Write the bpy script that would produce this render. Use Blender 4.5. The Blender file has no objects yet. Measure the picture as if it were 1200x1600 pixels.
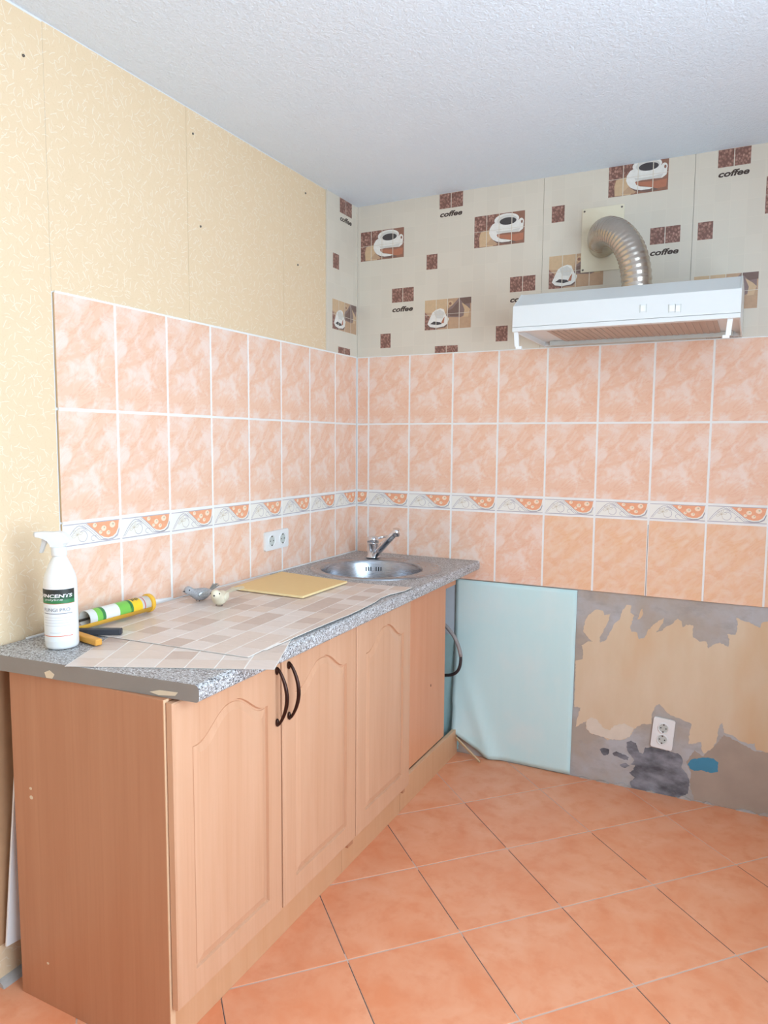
import bpy, bmesh, math, random
from mathutils import Vector, Matrix
from mathutils.geometry import tessellate_polygon
random.seed(7)
PI = math.pi
SC = bpy.context.scene
COL = SC.collection

# ------------------------------------------------------------------ camera, sky, window light, exposure
CAM = Vector((1.62832, -2.94899, 1.37381))
YAW, PITCH, ROLL = (math.radians(a) for a in (26.74476, 84.53448, 0.37384))
FPX = 1139.27
RM = Matrix.Rotation(YAW, 3, 'Z') @ Matrix.Rotation(PITCH, 3, 'X') @ Matrix.Rotation(ROLL, 3, 'Z')
cam_data = bpy.data.cameras.new('camera')
cam = bpy.data.objects.new('camera', cam_data); COL.objects.link(cam)
cam.matrix_world = Matrix.Translation(CAM) @ RM.to_4x4()
cam_data.sensor_fit = 'VERTICAL'; cam_data.sensor_height = 36.0; cam_data.sensor_width = 27.0
cam_data.lens = FPX / 1600 * 36.0
cam_data.clip_start = 0.02
SC.camera = cam
def hit(x, y, axis, v):
    """photo pixel -> point on the plane  coordinate[axis] = v"""
    d = RM @ Vector(((x - 600) / FPX, -(y - 800) / FPX, -1.0))
    return CAM + d * ((v - CAM[axis]) / d[axis])

RX0, RX1, RY0, RY1, RZ = 0.0, 2.35, -4.3, 0.0, 2.417      # the room
WIN = (-3.15, -1.3, 0.62, 2.2)                            # window in the right wall: y0, y1, z0, z1
world = bpy.data.worlds.new('daylight'); SC.world = world; world.use_nodes = True
bg = world.node_tree.nodes['Background']
bg.inputs['Color'].default_value = (0.725, 0.872, 1.0, 1); bg.inputs['Strength'].default_value = 10.8
pl = bpy.data.lights.new('window_portal', 'AREA'); pl.shape = 'RECTANGLE'
pl.size = WIN[1] - WIN[0]; pl.size_y = WIN[3] - WIN[2]; pl.cycles.is_portal = True
po = bpy.data.objects.new('window_portal', pl); COL.objects.link(po)
po.location = (RX1 + 0.11, (WIN[0] + WIN[1]) / 2, (WIN[2] + WIN[3]) / 2); po.rotation_euler = (PI / 2, 0, PI / 2)
vs = SC.view_settings
vs.view_transform = 'Standard'; vs.look = 'None'; vs.gamma = 1.0; vs.use_curve_mapping = False
vs.exposure = 0.0

# ------------------------------------------------------------------ materials
def lin(r, g, b):
    f = lambda c: (c / 255 / 12.92) if c <= 10 else ((c / 255 + 0.055) / 1.055) ** 2.4
    return (f(r), f(g), f(b), 1.0)
class NT:
    def __init__(s, name):
        s.m = bpy.data.materials.new(name); s.m.use_nodes = True
        s.t = s.m.node_tree; s.b = s.t.nodes['Principled BSDF']
    def n(s, kind, **kw):
        nd = s.t.nodes.new('ShaderNode' + kind)
        for k, v in kw.items(): setattr(nd, k, v)
        return nd
    def put(s, sock, v):
        if isinstance(v, bpy.types.NodeSocket): s.t.links.new(v, sock)
        else: sock.default_value = v
    def math(s, op, a, b=None, c=None, clamp=False):
        nd = s.n('Math', operation=op); nd.use_clamp = clamp
        for i, v in enumerate((a, b, c)):
            if v is not None: s.put(nd.inputs[i], v)
        return nd.outputs[0]
    def co(s, scale=(1, 1, 1), rot=(0, 0, 0), loc=(0, 0, 0), src='Object'):
        tc = s.n('TexCoord'); mp = s.n('Mapping')
        s.put(mp.inputs['Vector'], tc.outputs[src])
        mp.inputs['Scale'].default_value = scale; mp.inputs['Rotation'].default_value = rot; mp.inputs['Location'].default_value = loc
        return mp.outputs[0]
    def noise(s, vec, scale, detail=3, rough=0.55, dist=0.0):
        nd = s.n('TexNoise'); s.put(nd.inputs['Vector'], vec)
        nd.inputs['Scale'].default_value = scale; nd.inputs['Detail'].default_value = detail
        nd.inputs['Roughness'].default_value = rough; nd.inputs['Distortion'].default_value = dist
        return nd.outputs['Fac']
    def voro(s, vec, scale, out='Distance', dim='3D', feature='F1'):
        nd = s.n('TexVoronoi', voronoi_dimensions=dim, feature=feature); s.put(nd.inputs['Vector'], vec)
        nd.inputs['Scale'].default_value = scale
        return nd.outputs[out]
    def ramp(s, fac, stops, interp='LINEAR'):
        nd = s.n('ValToRGB'); s.put(nd.inputs[0], fac); e = nd.color_ramp.elements; nd.color_ramp.interpolation = interp
        while len(e) < len(stops): e.new(0.5)
        for el, (p, c) in zip(e, stops):
            el.position = p; el.color = c if not isinstance(c, (int, float)) else (c, c, c, 1)
        return nd.outputs[0]
    def mix(s, fac, a, b, mode='MIX'):
        nd = s.n('Mix', data_type='RGBA', blend_type=mode)
        s.put(nd.inputs[0], fac); s.put(nd.inputs[6], a); s.put(nd.inputs[7], b)
        return nd.outputs[2]
    def bump(s, h, strength=0.3, dist=0.002):
        nd = s.n('Bump'); nd.inputs['Strength'].default_value = strength; nd.inputs['Distance'].default_value = dist
        s.put(nd.inputs['Height'], h); s.t.links.new(nd.outputs[0], s.b.inputs['Normal'])
    def done(s, color, rough=0.5, metal=0.0, spec=0.5):
        s.put(s.b.inputs['Base Color'], color); s.put(s.b.inputs['Roughness'], rough); s.put(s.b.inputs['Metallic'], metal)
        s.b.inputs['Specular IOR Level'].default_value = spec
        return s.m
M = {}
def plain(key, rgb, rough=0.5, metal=0.0, spec=0.5, var=0.06, scale=30):
    t = NT(key); c = lin(*rgb)
    d = tuple(x * (1 - var) for x in c[:3]) + (1,); l = tuple(min(1, x * (1 + var)) for x in c[:3]) + (1,)
    M[key] = t.done(t.mix(t.noise(t.co(), scale, 3), d, l), rough, metal, spec)
    return M[key]

# wallpaper with scattered pale straw strokes
t = NT('wallpaper')
v = t.co()
sx = t.n('SeparateXYZ'); t.put(sx.inputs[0], v)
cb = t.n('CombineXYZ'); t.put(cb.inputs[0], sx.outputs[1]); t.put(cb.inputs[1], sx.outputs[2])
def strokes(t, vec, scale, length, width, seed, keep=0.5):
    mp = t.n('Mapping'); t.put(mp.inputs[0], vec); mp.inputs['Scale'].default_value = (scale, scale, 1); mp.inputs['Location'].default_value = (seed, seed * 1.7, 0)
    vo = t.n('TexVoronoi', voronoi_dimensions='2D'); t.put(vo.inputs['Vector'], mp.outputs[0]); vo.inputs['Scale'].default_value = 1.0
    sb = t.n('VectorMath', operation='SUBTRACT'); t.put(sb.inputs[0], mp.outputs[0]); t.put(sb.inputs[1], vo.outputs['Position'])
    sd = t.n('SeparateXYZ'); t.put(sd.inputs[0], sb.outputs[0])
    sc = t.n('SeparateColor'); t.put(sc.inputs[0], vo.outputs['Color'])
    a = t.math('MULTIPLY', sc.outputs[0], PI); ca = t.math('COSINE', a); sa = t.math('SINE', a)
    u = t.math('ADD', t.math('MULTIPLY', sd.outputs[0], ca), t.math('MULTIPLY', sd.outputs[1], sa))
    w = t.math('SUBTRACT', t.math('MULTIPLY', sd.outputs[1], ca), t.math('MULTIPLY', sd.outputs[0], sa))
    k = t.math('MULTIPLY', t.math('SUBTRACT', sc.outputs[1], 0.5), 1.6)
    w = t.math('ADD', w, t.math('MULTIPLY', k, t.math('MULTIPLY', u, u)))
    mu = t.math('LESS_THAN', t.math('ABSOLUTE', u), length)
    mw = t.math('SUBTRACT', 1.0, t.math('DIVIDE', t.math('ABSOLUTE', w), width), clamp=True)
    on = t.math('LESS_THAN', sc.outputs[2], keep)
    return t.math('MULTIPLY', on, t.math('MULTIPLY', mu, t.math('MINIMUM', t.math('MULTIPLY', mw, 1.6), 1.0)))
s1 = strokes(t, cb.outputs[0], 42, 0.46, 0.05, 0.0, 0.6); s2 = strokes(t, cb.outputs[0], 58, 0.46, 0.052, 3.3, 0.6); s3 = strokes(t, cb.outputs[0], 70, 0.42, 0.06, 8.1, 0.4)
base = t.mix(t.noise(v, 9, 4, 0.6), lin(232, 208, 174), lin(237, 215, 183))
base = t.mix(t.noise(v, 260, 2), base, lin(228, 203, 168))
base = t.mix(t.math('MULTIPLY', s3, 0.35), base, lin(216, 190, 148))
base = t.mix(t.math('MULTIPLY', t.math('MAXIMUM', s1, s2), 0.5), base, lin(248, 244, 234))
t.bump(t.math('ADD', t.math('MULTIPLY', s1, 0.6), t.noise(v, 300, 2)), 0.25, 0.001)
M['wallpaper'] = t.done(base, 0.75, spec=0.25)

# ceiling: roller-textured white paint
t = NT('ceiling_paint'); v = t.co()
t.bump(t.math('ADD', t.noise(v, 90, 4, 0.65), t.math('MULTIPLY', t.noise(v, 260, 2), 0.4)), 0.8, 0.006)
M['ceiling'] = t.done(t.mix(t.noise(v, 6, 3), lin(228, 240, 252), lin(234, 244, 254)), 0.9, spec=0.2)
plain('wall_paint', (230, 233, 236), 0.9, var=0.03)

# marbled peach wall tile: the same print on every tile, so local coordinates
def peach(key, shift=(0, 0, 0), warm=0.0):
    t = NT(key)
    v = t.co((1, 1, 1), (0, math.radians(38), 0), shift)
    st = t.n('Mapping'); t.put(st.inputs[0], v); st.inputs['Scale'].default_value = (1.0, 1.0, 1.45)
    blot = t.ramp(t.noise(st.outputs[0], 15, 4, 0.62, 0.6), [(0.44, 0), (0.62, 1)])
    clouds = t.noise(v, 8, 3, 0.6)
    ve = t.n('Mapping'); t.put(ve.inputs[0], v); ve.inputs['Scale'].default_value = (0.8, 1.0, 3.2)
    nz = t.noise(ve.outputs[0], 13, 5, 0.6, 1.2)
    vein = t.math('SUBTRACT', 1.0, t.math('MULTIPLY', t.math('ABSOLUTE', t.math('SUBTRACT', nz, 0.5)), 26.0), clamp=True)
    c = t.mix(clouds, lin(237, 190, 161), lin(243, 208, 185))
    c = t.mix(t.math('MULTIPLY', vein, 0.35), c, lin(228, 162, 124))
    c = t.mix(t.math('MULTIPLY', blot, 0.58), c, lin(246, 232, 224))
    if warm: c = t.mix(t.math('MULTIPLY', t.noise(v, 22, 3), warm), c, lin(240, 190, 138))
    t.bump(clouds, 0.05, 0.001)
    return t.done(c, 0.28, spec=0.45)
M['tile'] = peach('peach_tile'); M['tile_b'] = peach('peach_tile_yellowed', (0.4, 0, 0.2), 0.75)
plain('grout', (240, 240, 238), 0.85, var=0.04)
plain('grout_dark', (120, 96, 82), 0.9, var=0.3, scale=14)
plain('tile_edge', (205, 178, 140), 0.8)
# border tile print
plain('b_cream', (240, 238, 230), 0.3, var=0.02); plain('b_orange', (240, 172, 134), 0.3, var=0.12, scale=80)
plain('b_grey', (186, 180, 190), 0.3, var=0.05); plain('b_leaf', (206, 192, 168), 0.3); plain('b_light', (250, 222, 196), 0.3)
# printed mosaic wall panel: faint joints
t = NT('mosaic_print')
v = t.co(); sx = t.n('SeparateXYZ'); t.put(sx.inputs[0], v)
hor = t.math('ADD', sx.outputs[0], sx.outputs[1])
def joint(t, c, size, off, w):
    q = t.math('FRACT', t.math('DIVIDE', t.math('ADD', c, off), size))
    return t.math('LESS_THAN', q, w / size)
j = t.math('MAXIMUM', joint(t, hor, 0.0536, 5.3445, 0.0022), joint(t, sx.outputs[2], 0.0632, -1.7305 + 0.0632 * 30, 0.0022))
cell = t.n('TexWhiteNoise', noise_dimensions='3D')
fl = t.n('VectorMath', operation='FLOOR'); cm = t.n('CombineXYZ')
t.put(cm.inputs[0], t.math('DIVIDE', t.math('ADD', hor, 5.3445), 0.0536)); t.put(cm.inputs[1], t.math('DIVIDE', t.math('ADD', sx.outputs[2], -1.7305 + 0.0632 * 30), 0.0632))
t.put(fl.inputs[0], cm.outputs[0]); t.put(cell.inputs['Vector'], fl.outputs[0])
c = t.mix(cell.outputs['Value'], lin(219, 211, 196), lin(223, 215, 200))
c = t.mix(t.math('MULTIPLY', j, 0.4), c, lin(228, 220, 204))
M['mosaic'] = t.done(c, 0.42)
# printed coffee beans
t = NT('bean_print'); v = t.co((1, 1, 0.75), (0, 0.5, 0)); d = t.voro(v, 130); rc = t.voro(v, 130, 'Color')
sc_ = t.n('SeparateColor'); t.put(sc_.inputs[0], rc)
c = t.mix(sc_.outputs[0], lin(150, 108, 96), lin(192, 150, 134)); c = t.mix(t.ramp(d, [(0.35, 0), (0.62, 1)]), c, lin(126, 90, 80))
M['bean'] = t.done(c, 0.45)
for k, c in dict(p_brown=(150, 108, 90), p_tan=(210, 180, 144), p_sand=(194, 160, 130), p_white=(236, 234, 228), p_shade=(216, 214, 208), p_coffee=(74, 70, 72), p_cinn=(184, 120, 94), p_dark=(122, 98, 90), p_plum=(142, 120, 116), p_line=(222, 214, 198), p_text=(64, 48, 42)).items():
    plain(k, c, 0.42, var=0.12, scale=70)
# lower back wall
t = NT('bare_plaster'); v = t.co()
c = t.mix(t.ramp(t.noise(v, 3.2, 5, 0.6), [(0.42, 0), (0.6, 1)]), lin(186, 186, 188), lin(178, 166, 154))
c = t.mix(t.ramp(t.noise(t.co((1, 1, 2)), 9, 5, 0.65), [(0.5, 0), (0.8, 1)]), c, lin(160, 154, 150))
t.bump(t.noise(v, 60, 5, 0.6), 0.3, 0.003); M['plaster'] = t.done(c, 0.9, spec=0.2)
t = NT('ochre_paint'); v = t.co((1, 1, 0.35))
c = t.mix(t.noise(v, 12, 4, 0.6), lin(226, 208, 184), lin(214, 188, 154)); c = t.mix(t.ramp(t.noise(v, 5, 3), [(0.5, 0), (0.75, 1)]), c, lin(214, 180, 142))
t.bump(t.noise(t.co(), 50, 4), 0.2, 0.002); M['ochre'] = t.done(c, 0.85, spec=0.2)
plain('brown_plaster_shade', (172, 156, 142), 0.9, var=0.14, scale=12); plain('cream_plaster', (222, 210, 194), 0.9, var=0.08)
t = NT('dark_smear'); v = t.co((1, 1, 1.8)); c = t.mix(t.ramp(t.noise(v, 10, 5, 0.6), [(0.35, 0), (0.65, 1)]), lin(92, 92, 98), lin(150, 152, 160)); M['smear'] = t.done(c, 0.9, spec=0.2)
plain('blue_paint', (70, 140, 172), 0.7, var=0.1); plain('pale_grey_paint', (196, 206, 214), 0.8); plain('teal_wall', (178, 218, 220), 0.8)
t = NT('teal_sheet'); v = t.co((3, 1, 0.5)); c = t.mix(t.noise(v, 9, 4, 0.6), lin(202, 238, 240), lin(212, 241, 242)); c = t.mix(t.ramp(t.noise(t.co(), 4, 4), [(0.5, 0), (0.75, 1)]), c, lin(218, 240, 240)); M['teal'] = t.done(c, 0.7, spec=0.3)
# floor tile
t = NT('terracotta_tile'); v = t.co(src='Generated'); g = t.co()
oi = t.n('ObjectInfo'); av = t.n('VectorMath', operation='ADD'); cb = t.n('CombineXYZ')
t.put(cb.inputs[0], t.math('MULTIPLY', oi.outputs['Random'], 40.0)); t.put(av.inputs[0], g); t.put(av.inputs[1], cb.outputs[0])
n1 = t.noise(av.outputs[0], 6, 4, 0.6, 0.4); n2 = t.noise(av.outputs[0], 16, 4, 0.6)
c = t.mix(t.ramp(n1, [(0.3, 0), (0.7, 1)]), lin(230, 148, 106), lin(238, 174, 138)); c = t.mix(t.ramp(n2, [(0.5, 0), (0.9, 1)]), c, lin(224, 140, 98))
t.bump(n2, 0.06, 0.002); M['terracotta'] = t.done(c, t.ramp(n2, [(0.3, 0.34), (0.7, 0.48)]), spec=0.45)
plain('floor_grout', (206, 182, 168), 0.95, var=0.12, scale=9); plain('joint_dark', (92, 66, 54), 0.95, var=0.2)
# wood laminates
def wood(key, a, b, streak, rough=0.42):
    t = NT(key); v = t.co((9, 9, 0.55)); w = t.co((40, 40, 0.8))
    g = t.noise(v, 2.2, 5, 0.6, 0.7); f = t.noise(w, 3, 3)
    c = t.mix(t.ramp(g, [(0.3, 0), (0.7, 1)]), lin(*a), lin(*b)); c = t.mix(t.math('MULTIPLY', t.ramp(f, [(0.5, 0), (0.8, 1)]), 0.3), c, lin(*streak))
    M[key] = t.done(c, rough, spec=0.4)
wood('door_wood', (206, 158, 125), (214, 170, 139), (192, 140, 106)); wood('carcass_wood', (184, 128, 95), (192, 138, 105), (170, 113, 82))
wood('panel_wood', (220, 152, 112), (226, 162, 124), (208, 138, 100)); wood('plinth_wood', (212, 162, 122), (218, 172, 134), (200, 148, 110))
plain('raw_edge', (222, 184, 148), 0.7); plain('gap_dark', (90, 56, 38), 0.8); plain('brown_board', (190, 150, 114), 0.8, var=0.1)
# countertop laminate
t = NT('granite_laminate'); v = t.co(); a = t.n('SeparateColor'); t.put(a.inputs[0], t.voro(v, 300, 'Color')); b2 = t.n('SeparateColor'); t.put(b2.inputs[0], t.voro(v, 560, 'Color'))
c = t.ramp(a.outputs[0], [(0.0, lin(196, 198, 202)), (0.42, lin(168, 166, 166)), (0.66, lin(222, 226, 230)), (0.86, lin(82, 82, 88))], 'CONSTANT')
c = t.mix(t.math('GREATER_THAN', b2.outputs[1], 0.72), c, lin(134, 128, 124)); M['granite'] = t.done(c, 0.42, spec=0.4)
plain('edge_band', (140, 134, 128), 0.55, var=0.05); plain('chip', (220, 204, 178), 0.9)
# metals and plastics
t = NT('brushed_steel'); v = t.co((1, 1, 30)); M['steel'] = t.done(lin(176, 182, 190), t.ramp(t.noise(v, 20, 3), [(0.3, 0.24), (0.7, 0.34)]), 1.0)
plain('chrome', (225, 228, 232), 0.08, 1.0, var=0.0); plain('slot_black', (20, 22, 26), 0.6)
t = NT('aluminium_duct'); M['duct'] = t.done(t.mix(t.noise(t.co(), 25, 3), lin(186, 176, 164), lin(206, 198, 188)), 0.24, 1.0)
plain('handle_bronze', (58, 34, 28), 0.3, 0.6, var=0.1); plain('white_enamel', (222, 226, 226), 0.3, var=0.01); plain('white_plastic', (236, 240, 242), 0.35, var=0.01); plain('outlet_white', (236, 238, 238), 0.35, var=0.01); plain('socket_grey', (196, 202, 198), 0.45)
plain('pale_grey_plastic', (206, 206, 204), 0.4); plain('filter_metal', (190, 172, 160), 0.5, 0.4); plain('cream_plate', (234, 226, 202), 0.45, var=0.03); plain('screw', (110, 105, 100), 0.4, 0.8)
plain('hose_grey', (150, 146, 146), 0.45); plain('dark_rubber', (58, 52, 54), 0.6); plain('lath_wood', (206, 178, 140), 0.7)
plain('board_yellow', (236, 202, 140), 0.5, var=0.03); plain('board_edge', (244, 222, 170), 0.6); plain('sheet_white', (246, 244, 240), 0.4)
for i, c in enumerate([(220, 204, 193), (210, 194, 184), (226, 215, 208), (217, 198, 184), (202, 182, 170), (224, 211, 203)]):
    t = NT('mosaic_cell_%d' % i); n_ = t.noise(t.co((1, 3, 1)), 30, 4, 0.6); k = lin(*c); M['cell%d' % i] = t.done(t.mix(n_, tuple(x * 0.93 for x in k[:3]) + (1,), tuple(min(1, x * 1.08) for x in k[:3]) + (1,)), 0.3, spec=0.5)
plain('bottle_white', (240, 242, 242), 0.32, var=0.01, spec=0.5); plain('label_white', (236, 240, 242), 0.5, var=0.01); plain('label_black', (44, 48, 46), 0.45); plain('label_dgreen', (40, 84, 58), 0.45); plain('label_green', (52, 128, 80), 0.45); plain('label_orange', (226, 120, 78), 0.5); plain('label_text', (120, 120, 132), 0.5); plain('label_faint', (206, 210, 216), 0.5); plain('label_print_white', (245, 245, 245), 0.5)
plain('gun_yellow', (240, 186, 62), 0.35, var=0.05); plain('gun_orange', (226, 162, 66), 0.45); plain('gun_black', (58, 62, 70), 0.5); plain('tube_white', (228, 230, 226), 0.35); plain('tube_green', (124, 196, 84), 0.35); plain('tube_dgreen', (62, 132, 74), 0.35); plain('tube_yellow', (248, 204, 52), 0.35); plain('tube_red', (206, 92, 92), 0.35); plain('tube_inner', (176, 172, 162), 0.6)
plain('glitter_grey', (190, 198, 206), 0.25, 0.5, var=0.7, scale=420); plain('bird_grey', (170, 172, 176), 0.5, var=0.7, scale=420); plain('bird_cream', (232, 224, 200), 0.7, var=0.08, scale=120); plain('feather_grey', (150, 156, 154), 0.6, var=0.2, scale=90); plain('feather_cream', (224, 218, 196), 0.7, var=0.1, scale=90); plain('bead_black', (30, 28, 28), 0.2)
t = NT('window_glass')
tr = t.n('BsdfTransparent'); gl = t.n('BsdfGlossy'); gl.inputs['Roughness'].default_value = 0.02; mx = t.n('MixShader'); mx.inputs[0].default_value = 0.06
t.t.links.new(tr.outputs[0], mx.inputs[1]); t.t.links.new(gl.outputs[0], mx.inputs[2]); t.t.links.new(mx.outputs[0], t.t.nodes['Material Output'].inputs[0]); M['glass'] = t.m

# ------------------------------------------------------------------ mesh helpers
class MB:
    def __init__(s): s.v = []; s.f = []; s.mi = []; s.mats = []; s.sm = []
    def slot(s, m):
        if m not in s.mats: s.mats.append(m)
        return s.mats.index(m)
    def add(s, verts, faces, m, smooth=False):
        o = len(s.v); s.v += [tuple(x) for x in verts]; k = s.slot(m)
        for f in faces: s.f.append(tuple(i + o for i in f)); s.mi.append(k); s.sm.append(smooth)
        return s
    def box(s, a, b, m):
        x0, y0, z0 = a; x1, y1, z1 = b
        return s.add([(x, y, z) for x in (x0, x1) for y in (y0, y1) for z in (z0, z1)],
                     [(0, 1, 3, 2), (4, 6, 7, 5), (0, 4, 5, 1), (2, 3, 7, 6), (0, 2, 6, 4), (1, 5, 7, 3)], m)
    def obox(s, c, dx, dy, dz, m):
        c, dx, dy, dz = (Vector(q) for q in (c, dx, dy, dz))
        return s.add([c + dx * i + dy * j + dz * k for i in (-1, 1) for j in (-1, 1) for k in (-1, 1)],
                     [(0, 1, 3, 2), (4, 6, 7, 5), (0, 4, 5, 1), (2, 3, 7, 6), (0, 2, 6, 4), (1, 5, 7, 3)], m)
    def prism(s, pts, fn, d0, d1, m, side=None):
        """2-D outline -> solid; fn(u, v, d) gives the 3-D point"""
        n = len(pts); tri = tessellate_polygon([[Vector((p[0], p[1], 0)) for p in pts]])
        s.add([fn(u, v, d) for d in (d0, d1) for u, v in pts], [tuple(t) for t in tri] + [tuple(i + n for i in t) for t in tri], m)
        return s.add([fn(u, v, d) for d in (d0, d1) for u, v in pts], [(i, (i + 1) % n, n + (i + 1) % n, n + i) for i in range(n)], side or m)
    def flat(s, pts, fn, d, m):
        tri = tessellate_polygon([[Vector((p[0], p[1], 0)) for p in pts]])
        return s.add([fn(u, v, d) for u, v in pts], [tuple(t) for t in tri], m)
    def tube(s, path, r, m, seg=12, cap=True):
        path = [Vector(p) for p in path]; n = len(path); rr = r if isinstance(r, (list, tuple)) else [r] * n
        vs_ = []; prev = None
        for i, p in enumerate(path):
            d = (path[min(i + 1, n - 1)] - path[max(i - 1, 0)]).normalized()
            if prev is None: a = d.orthogonal().normalized()
            else: a = (prev - d * prev.dot(d)).normalized()
            prev = a; b = d.cross(a)
            vs_ += [p + (a * math.cos(2 * PI * k / seg) + b * math.sin(2 * PI * k / seg)) * rr[i] for k in range(seg)]
        fs = [(i * seg + k, i * seg + (k + 1) % seg, (i + 1) * seg + (k + 1) % seg, (i + 1) * seg + k) for i in range(n - 1) for k in range(seg)]
        s.add(vs_, fs, m, True)
        if cap:
            s.add(vs_[:seg], [tuple(range(seg))], m); s.add(vs_[-seg:], [tuple(range(seg))], m)
        return s
    def lathe(s, prof, m, fn=lambda x, y, z: (x, y, z), seg=32, a0=0.0, a1=2 * PI, smooth=True):
        full = abs(a1 - a0 - 2 * PI) < 1e-6; k = seg if full else seg + 1
        vs_ = [fn(r * math.cos(a0 + (a1 - a0) * i / seg), r * math.sin(a0 + (a1 - a0) * i / seg), z) for r, z in prof for i in range(k)]
        fs = [(j * k + i, j * k + (i + 1) % k, (j + 1) * k + (i + 1) % k, (j + 1) * k + i) for j in range(len(prof) - 1) for i in range(seg)]
        return s.add(vs_, fs, m, smooth)
    def ball(s, c, r, m, ax=None, seg=14, rings=9):
        c = Vector(c); ax = ax or Matrix.Identity(3); r = (r, r, r) if isinstance(r, (int, float)) else r
        prof = [(math.sin(PI * i / rings), -math.cos(PI * i / rings)) for i in range(rings + 1)]
        return s.lathe(prof, m, lambda x, y, z: c + ax @ Vector((x * r[0], y * r[1], z * r[2])), seg)
    def mesh(s, name):
        me = bpy.data.meshes.new(name); me.from_pydata(s.v, [], s.f)
        for m in s.mats: me.materials.append(M[m])
        me.polygons.foreach_set('material_index', s.mi); me.polygons.foreach_set('use_smooth', s.sm)
        bm = bmesh.new(); bm.from_mesh(me)
        bmesh.ops.remove_doubles(bm, verts=bm.verts, dist=1e-6)
        bmesh.ops.recalc_face_normals(bm, faces=bm.faces); bm.to_mesh(me); bm.free(); me.update()
        return me
    def build(s, name, parent=None, bev=0.0):
        return link(name, s.mesh(name), parent, bev=bev)
def base_of(o): return Vector(o['_b']) if '_b' in o else Vector((0, 0, 0))
def link(name, me, parent=None, loc=None, rz=0.0, bev=0.0):
    o = bpy.data.objects.new(name, me); COL.objects.link(o)
    if loc is not None: o.location = loc
    o.rotation_euler.z = rz
    if parent is not None:
        o.parent = parent
        r = parent
        while r.parent: r = r.parent
        o.matrix_parent_inverse = Matrix.Translation(-r.location) if parent is r else Matrix.Identity(4)
    if bev:
        md = o.modifiers.new('bevel', 'BEVEL'); md.width = bev; md.segments = 2; md.limit_method = 'ANGLE'; md.angle_limit = 0.6
    return o
def sub(name, mb, part, bev=0.0):
    """a sub-part, modelled in world coordinates like its part"""
    return mb.build(name, part, bev)
def tag(o, label, cat, group=None):
    o['label'] = label; o['category'] = cat
    if group: o['group'] = group
    return o
def thing(name, loc, label, cat, group=None):
    o = bpy.data.objects.new(name, None); COL.objects.link(o); o.location = loc; o.empty_display_size = 0.1
    return tag(o, label, cat, group)
def struct(name, mb, parent=None):
    o = mb.build(name, parent)
    if parent is None: o['kind'] = 'structure'
    return o
def text_tris(body, shear=0.0, offset=0.0):
    cu = bpy.data.curves.new('t', 'FONT'); cu.body = body; cu.shear = shear; cu.offset = offset; cu.resolution_u = 3
    ob = bpy.data.objects.new('t', cu); COL.objects.link(ob)
    dg = bpy.context.evaluated_depsgraph_get(); ev = ob.evaluated_get(dg); me = ev.to_mesh()
    vs_ = [(v.co.x, v.co.y) for v in me.vertices]; fs = [tuple(p.vertices) for p in me.polygons]
    ev.to_mesh_clear(); bpy.data.objects.remove(ob); bpy.data.curves.remove(cu)
    x0 = min(v[0] for v in vs_); x1 = max(v[0] for v in vs_); y0 = min(v[1] for v in vs_); y1 = max(v[1] for v in vs_)
    return [((x - x0) / (x1 - x0), (y - y0) / (y1 - y0)) for x, y in vs_], fs
def ell(cx, cy, rx, ry, n=24, a0=0, a1=2 * PI):
    return [(cx + rx * math.cos(a0 + (a1 - a0) * i / n), cy + ry * math.sin(a0 + (a1 - a0) * i / n)) for i in range(n + (0 if abs(a1 - a0 - 2 * PI) < 1e-6 else 1))]
def clip_rect(poly, x0, x1, y0, y1):
    for ax, v, sg in ((0, x0, 1), (0, x1, -1), (1, y0, 1), (1, y1, -1)):
        out = []
        for i in range(len(poly)):
            a, b = poly[i], poly[(i + 1) % len(poly)]
            ia, ib = (a[ax] - v) * sg >= 0, (b[ax] - v) * sg >= 0
            if ia: out.append(a)
            if ia != ib:
                k = (v - a[ax]) / (b[ax] - a[ax]); out.append((a[0] + (b[0] - a[0]) * k, a[1] + (b[1] - a[1]) * k))
        poly = out
        if not poly: return []
    return poly
def bez(p0, p1, p2, p3, n):
    p0, p1, p2, p3 = (Vector(p) for p in (p0, p1, p2, p3))
    return [p0 * (1 - k) ** 3 + p1 * 3 * k * (1 - k) ** 2 + p2 * 3 * k * k * (1 - k) + p3 * k ** 3 for k in (i / n for i in range(n + 1))]
XZ = lambda y: (lambda u, v, d: (u, y + d, v))

# ------------------------------------------------------------------ the room shell
TH = 0.12
SUR = 0.009                      # wall surface behind the tile face
floor = struct('floor', MB().box((RX0 - TH, RY0 - TH, -0.1), (RX1 + TH, RY1 + TH, -0.0012), 'floor_grout'))
ceiling = struct('ceiling', MB().box((RX0 - TH, RY0 - TH, RZ), (RX1 + TH, RY1 + TH, RZ + 0.12), 'ceiling'))
wall_left = struct('wall_left', MB().box((-TH, RY0, 0), (-SUR, SUR, RZ), 'wall_paint'))
wall_back = struct('wall_back', MB().box((-TH, SUR, 0), (RX1, SUR + TH, RZ), 'plaster'))
wall_front = struct('wall_front', MB().box((-TH, RY0 - TH, 0), (RX1, RY0, RZ), 'wall_paint'))
mb = MB(); w0, w1, h0, h1 = WIN
mb.box((RX1, RY0 - TH, 0), (RX1 + TH, SUR + TH, h0), 'wall_paint').box((RX1, RY0 - TH, h1), (RX1 + TH, SUR + TH, RZ), 'wall_paint')
mb.box((RX1, RY0 - TH, h0), (RX1 + TH, w0, h1), 'wall_paint').box((RX1, w1, h0), (RX1 + TH, SUR + TH, h1), 'wall_paint')
wall_right = struct('wall_right', mb)
mb = MB(); xa, xb = RX1 + 0.03, RX1 + 0.09; fr = 0.06; mid = (w0 + w1) / 2
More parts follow.
